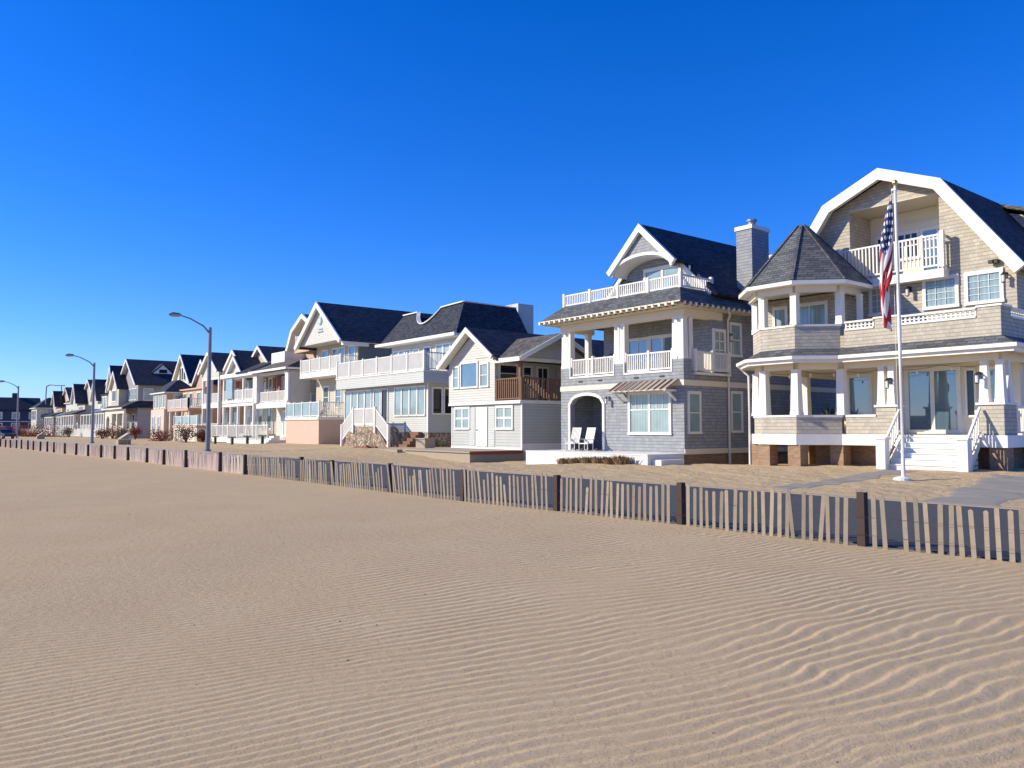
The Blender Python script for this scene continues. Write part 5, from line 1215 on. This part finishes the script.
for i in range(len(PX) - 1):
    x0, x1 = PX[i], PX[i + 1]; dense = x0 < -27; sp = .138 if not dense else .064
    n = max(3, int(abs(x1 - x0) / sp)); b = MB()
    tl = tilt[i] if i < len(tilt) else random.uniform(-.15, .35)
    wob = random.uniform(0, 6)
    for k in range(n):
        if not dense and random.random() < .012: continue
        t = .045 + .91 * (k + .5) / n if not dense else .04 + .92 * (k + .5) / n; x = x0 + (x1 - x0) * t + random.uniform(-.01, .01); y = fence_y(x) - .03; g = gz(x, y)
        h = .655 + .04 * math.sin(k * .35 + wob) + (random.uniform(-.03, .03) if not dense else random.uniform(-.012, .012))
        if not dense and random.random() < .05: h *= .74
        if dense: h *= .95
        w_ = .062 + random.uniform(-.006, .008); lean = tl + random.uniform(-.022, .022)
        if not dense and random.random() < .02: lean += random.uniform(-.15, .15)
        if not dense and 3 <= i <= 5: lean *= (.6 + .6 * t)
        dy = random.uniform(-.03, .03); dx = lean * h
        if dense: dx = (-1 if i % 2 else 1) * abs(dx)
        zt_ = g + h; q = [(x - w_ / 2, y, g - .15), (x + w_ / 2, y, g - .15), (x + w_ / 2 + dx, y + dy, zt_ - .01), (x + dx, y + dy, zt_ + .008), (x - w_ / 2 + dx, y + dy, zt_ - .012)]
        b.ext(q, (random.uniform(-.002, .002), .011, 0))
    p = b.build('slat_panel', 'slat' if not dense else ('slat_pale' if i % 4 == 1 else 'slat_pink'), fence)
    wr = MB()
    for z in (.16, .40): wr.bar((x0, fence_y(x0) - .018, gz(x0, fence_y(x0)) + z), (x1, fence_y(x1) - .018, gz(x1, fence_y(x1)) + z), .003)
    wr.build('wire', 'post', p)

# ------------------------------------------------------------------ plants
def tuft(x, y, s, label, mat='straw', n=200, h=.40):
    b = MB(); g = gz(x, y)
    for k in range(n):
        a = random.uniform(0, 2 * math.pi); rr = random.uniform(0, .33) * s; l = random.uniform(.5, 1) * h * s; o_ = random.uniform(.2, 1.3) * l
        bx, by = x + rr * math.cos(a), y + rr * math.sin(a); tx, ty = bx + o_ * math.cos(a), by + o_ * math.sin(a); wd = .018 * s
        px_, py_ = -math.sin(a) * wd, math.cos(a) * wd
        b.add([(bx - px_, by - py_, g - .05), (bx + px_, by + py_, g - .05), (tx, ty, g + l), ((bx + tx) / 2 + px_, (by + ty) / 2 + py_, g + l * .7), ((bx + tx) / 2 - px_, (by + ty) / 2 - py_, g + l * .7)], [(0, 1, 3, 4), (4, 3, 2)])
    return solo(b, 'ornamental_grass', mat, (x, y, g), label, 'grass clump', 'dry grass clumps before the blue grey house')
nm = ['first from the left', 'second from the left', 'third from the left', 'fourth from the left', 'fifth from the left', 'last and rightmost']
for k in range(6): tuft(rx(564 + 11.6 * k, 27.05), 27.05, 1.0 if k < 5 else 1.2, 'low brown dry grass clump against the white deck, %s' % nm[k])
def shrub(x, y, s, label, mat='leaf_red', h=1.3, n=900):
    g = gz(x, y); t = thing('shrub', (x, y, g), label, 'shrub', 'bare and reddish shrubs before the far houses')
    st = MB()
    tips = []
    for k in range(9):
        a = random.uniform(0, 6.28); q = (x + math.cos(a) * s * random.uniform(.2, .7), y + math.sin(a) * s * random.uniform(.2, .7), g + h * random.uniform(.6, 1.0)); st.tube([(x, y, g - .1), ((x + q[0]) / 2, (y + q[1]) / 2, g + h * .4), q], [.05, .035, .015], 5); tips.append(q)
    st.build('stems', 'twig', t)
    f = MB()
    for k in range(n):
        c = random.choice(tips); d = Vector((random.gauss(0, .3), random.gauss(0, .3), random.gauss(-.15, .28))) * s
        p = Vector(c) + d; p.z = max(p.z, g + .05); u = Vector((random.gauss(0, 1), random.gauss(0, 1), random.gauss(0, 1))).normalized() * .06; v = u.cross(Vector((random.gauss(0, 1), random.gauss(0, 1), 1))).normalized() * .045
        f.add([tuple(p - u - v), tuple(p + u - v), tuple(p + u + v), tuple(p - u + v)], [(0, 1, 2, 3)])
    f.build('foliage', mat, t)
SH = [(203, 29.4, 'reddish shrub right of the near street lamp base, below the coral house'), (187, 27.5, 'low dark tangled shrub left of the near street lamp base'), (163, 28, 'red leaved shrub before the pink house'),
      (136, 28.5, 'red brown shrub beside the beige arcaded house steps'), (126, 28, 'red leafed bush before the beige arcaded house'), (113, 28.5, 'rounded red bush left of the beige arcaded house'), (103, 27, 'dark red low bush near the second street lamp'),
      (70, 27, 'small dark bush before the far white houses')]
for k, (px, y, l) in enumerate(SH):
    shrub(rx(px, y), y, 1.0 + .3 * (k % 3), l, ('leaf_red', 'twig', 'leaf_red')[k % 3] if k not in (5,) else 'leaf_red', 1.2 + .4 * (k % 2))
for k, (px, y, l) in enumerate(((22, 24, 'long low red hedge shrub before the navy townhouses, left part'), (34, 24, 'low red hedge shrub before the navy townhouses, middle part'), (46, 25, 'low red hedge shrub near the bay fronted corner house'))):
    shrub(rx(px, y), y, 3.2, l, 'leaf_red', 1.2, 2600)

# ------------------------------------------------------------------ small things along the street
def bench(px, y, k, label):
    x = rx(px, y); g = gz(x, y); t = thing('timber_planter', (x, y, g), label, 'planter')
    b = MB(); b.box(x - 1.1 * k, x - .1 * k, y - .5 * k, y + .5 * k, g - .1, g + .42 * k); b.build('box', 'palewood', t)
    b = MB(); b.add([(x - .5 * k, y - .5 * k, g + .5 * k), (x + .6 * k, y - .5 * k, g + .5 * k), (x + .6 * k, y + .2 * k, g + 1.0 * k), (x - .5 * k, y + .2 * k, g + 1.0 * k), (x - .5 * k, y - .46 * k, g + .44 * k), (x + .6 * k, y - .46 * k, g + .44 * k), (x + .6 * k, y + .24 * k, g + .94 * k), (x - .5 * k, y + .24 * k, g + .94 * k)], [(0, 1, 2, 3), (7, 6, 5, 4), (0, 1, 5, 4), (2, 3, 7, 6), (1, 2, 6, 5), (3, 0, 4, 7)]); b.build('backboard', 'concrete', t)
    for s in (-.4, .5): q = MB(); q.bar((x + s * k, y + .1 * k, g), (x + s * k, y + .1 * k, g + .9 * k), .08); q.build('leg', 'palewood', t)
bench(126, 19.0, 1.15, 'low timber box with tilted pale board standing on the sand between the lamps')
bench(42, 19.0, 1.0, 'small pale box with tilted board near the farthest street lamp')
def car(x, y, rz, body, label, kz):
    t = thing('parked_car', (x, y, .0), label, 'car', 'cars parked at the end of the street'); t.rotation_euler = (0, 0, 0)
    def P(u, v, z): c, s = math.cos(rz), math.sin(rz); return (x + u * c - v * s, y + u * s + v * c, z)
    prof = [(-2.2, .35), (2.2, .35), (2.25, .75), (1.3, .95), (.6, 1.45), (-1.2, 1.5), (-1.9, 1.0), (-2.25, .9)]; prof = [(u, z * kz) for u, z in prof]
    b = MB(); b.ext([P(u, -.85, z) for u, z in prof], tuple(P(0, 1.7, 0)[i] - P(0, 0, 0)[i] for i in range(3))); bo = b.build('body', body, t)
    b = MB(); b.ext([P(u, -.87, z) for u, z in [(-1.6, 1.0 * kz), (1.1, .98 * kz), (.55, 1.38 * kz), (-1.15, 1.42 * kz)]], tuple(P(0, 1.74, 0)[i] - P(0, 0, 0)[i] for i in range(3))); b.build('window', 'dark', bo)
    for u in (-1.35, 1.35):
        for v in (-.86, .66):
            a = P(u, v, .33); c = P(u, v + .2, .33); w_ = MB(); w_.tube([a, c], .33, 14); wo = w_.build('wheel', 'iron', t)
            w_ = MB(); w_.tube([P(u, v - .01, .33), P(u, v + .21, .33)], .18, 10); w_.build('rim', 'metal', wo)
    return t
MT['redpaint'] = mat_plain('red_car_paint', (.45, .03, .02), .3)
MT['darkpaint'] = mat_plain('dark_car_paint', (.02, .025, .035), .3)
car(rx(6, 19.5), 19.5, R(40), 'redpaint', 'tall red car parked at the far left end of the street', 1.35)
car(rx(4, 15), 15.0, R(20), 'darkpaint', 'dark low car at the far left edge in front of the red car', 1.0)
# white picket fences in front of the far houses
def picket(x0, x1, y, label):
    t = thing('picket_fence', ((x0 + x1) / 2, y, 0), label, 'fence', 'white fences before the far houses')
    b = MB(); n = int((x1 - x0) / .5)
    for k in range(n): x = x0 + (x1 - x0) * k / n; b.box(x, x + .3, y - .03, y + .03, .1, 1.5 + .12 * math.sin(k * .8))
    b.build('pickets', 'white', t)
    b = MB(); b.box(x0, x1, y + .03, y + .08, .4, .5); b.box(x0, x1, y + .03, y + .08, 1.1, 1.2); b.build('rails', 'white', t)
picket(-240, -200, 28.5, 'long white picket fence before the navy townhouses')
picket(-190, -148, 28.8, 'white picket fence before the cream houses by the second street lamp')
# low concrete bench and debris near the mansard house
b = MB(); b.box(-47.4, -45.0, 26.2, 26.6, gz(-46, 26.4) - .1, gz(-46, 26.4) + .1)
solo(b, 'timber_beam', 'palewood', (-46.2, 26.4, 0), 'weathered beam lying on the sand before the mansard house', 'beam')
b = MB(); b.bar((-51.5, 26.5, .22), (-49.6, 27.3, .26), .16); b.bar((-50.8, 27.3, .22), (-49.8, 26.6, .4), .1)
solo(b, 'driftwood', 'red', (-50.6, 26.9, .2), 'dark reddish driftwood lying beside the steps of the mansard house', 'driftwood')
# little posts on the sand below the lamp
for k, px in enumerate((161 + 55, 233, 248, 263)):
    x = rx(px, 26.5); g = gz(x, 26.5); b = MB(); b.box(x - .12, x + .12, 26.4, 26.6, g - .2, g + .75); b.bar((x - .9, 26.5, g + .7), (x + .9, 26.5, g + .7), .08, .14)
    solo(b, 'sawhorse_post', 'evergreen', (x, 26.5, g), 'short dark green post with crossbar in the sand, %s' % ('leftmost, by the near lamp', 'second from the near lamp', 'third from the near lamp', 'rightmost, below the white garage door')[k], 'post', 'short green posts in the sand')
# bits of shell and pebble on the sand
b = MB(); rs = random.Random(3)
for k in range(110):
    y = rs.uniform(1.5, 10.6); x = rs.uniform(-22, -2); g = gz(x, y); s = rs.uniform(.004, .011)
    b.add([(x - s, y, g), (x, y - s, g), (x + s, y, g), (x, y + s * 1.3, g), (x + s * .2, y, g + s * .9)], [(0, 1, 4), (1, 2, 4), (2, 3, 4), (3, 0, 4), (3, 2, 1, 0)])
o = b.build('beach_debris', 'twig'); o['kind'] = 'stuff'; o['label'] = 'scattered dark shell and pebble bits on the rippled sand'; o['category'] = 'debris'

scene.render.resolution_x = 1024; scene.render.resolution_y = 768
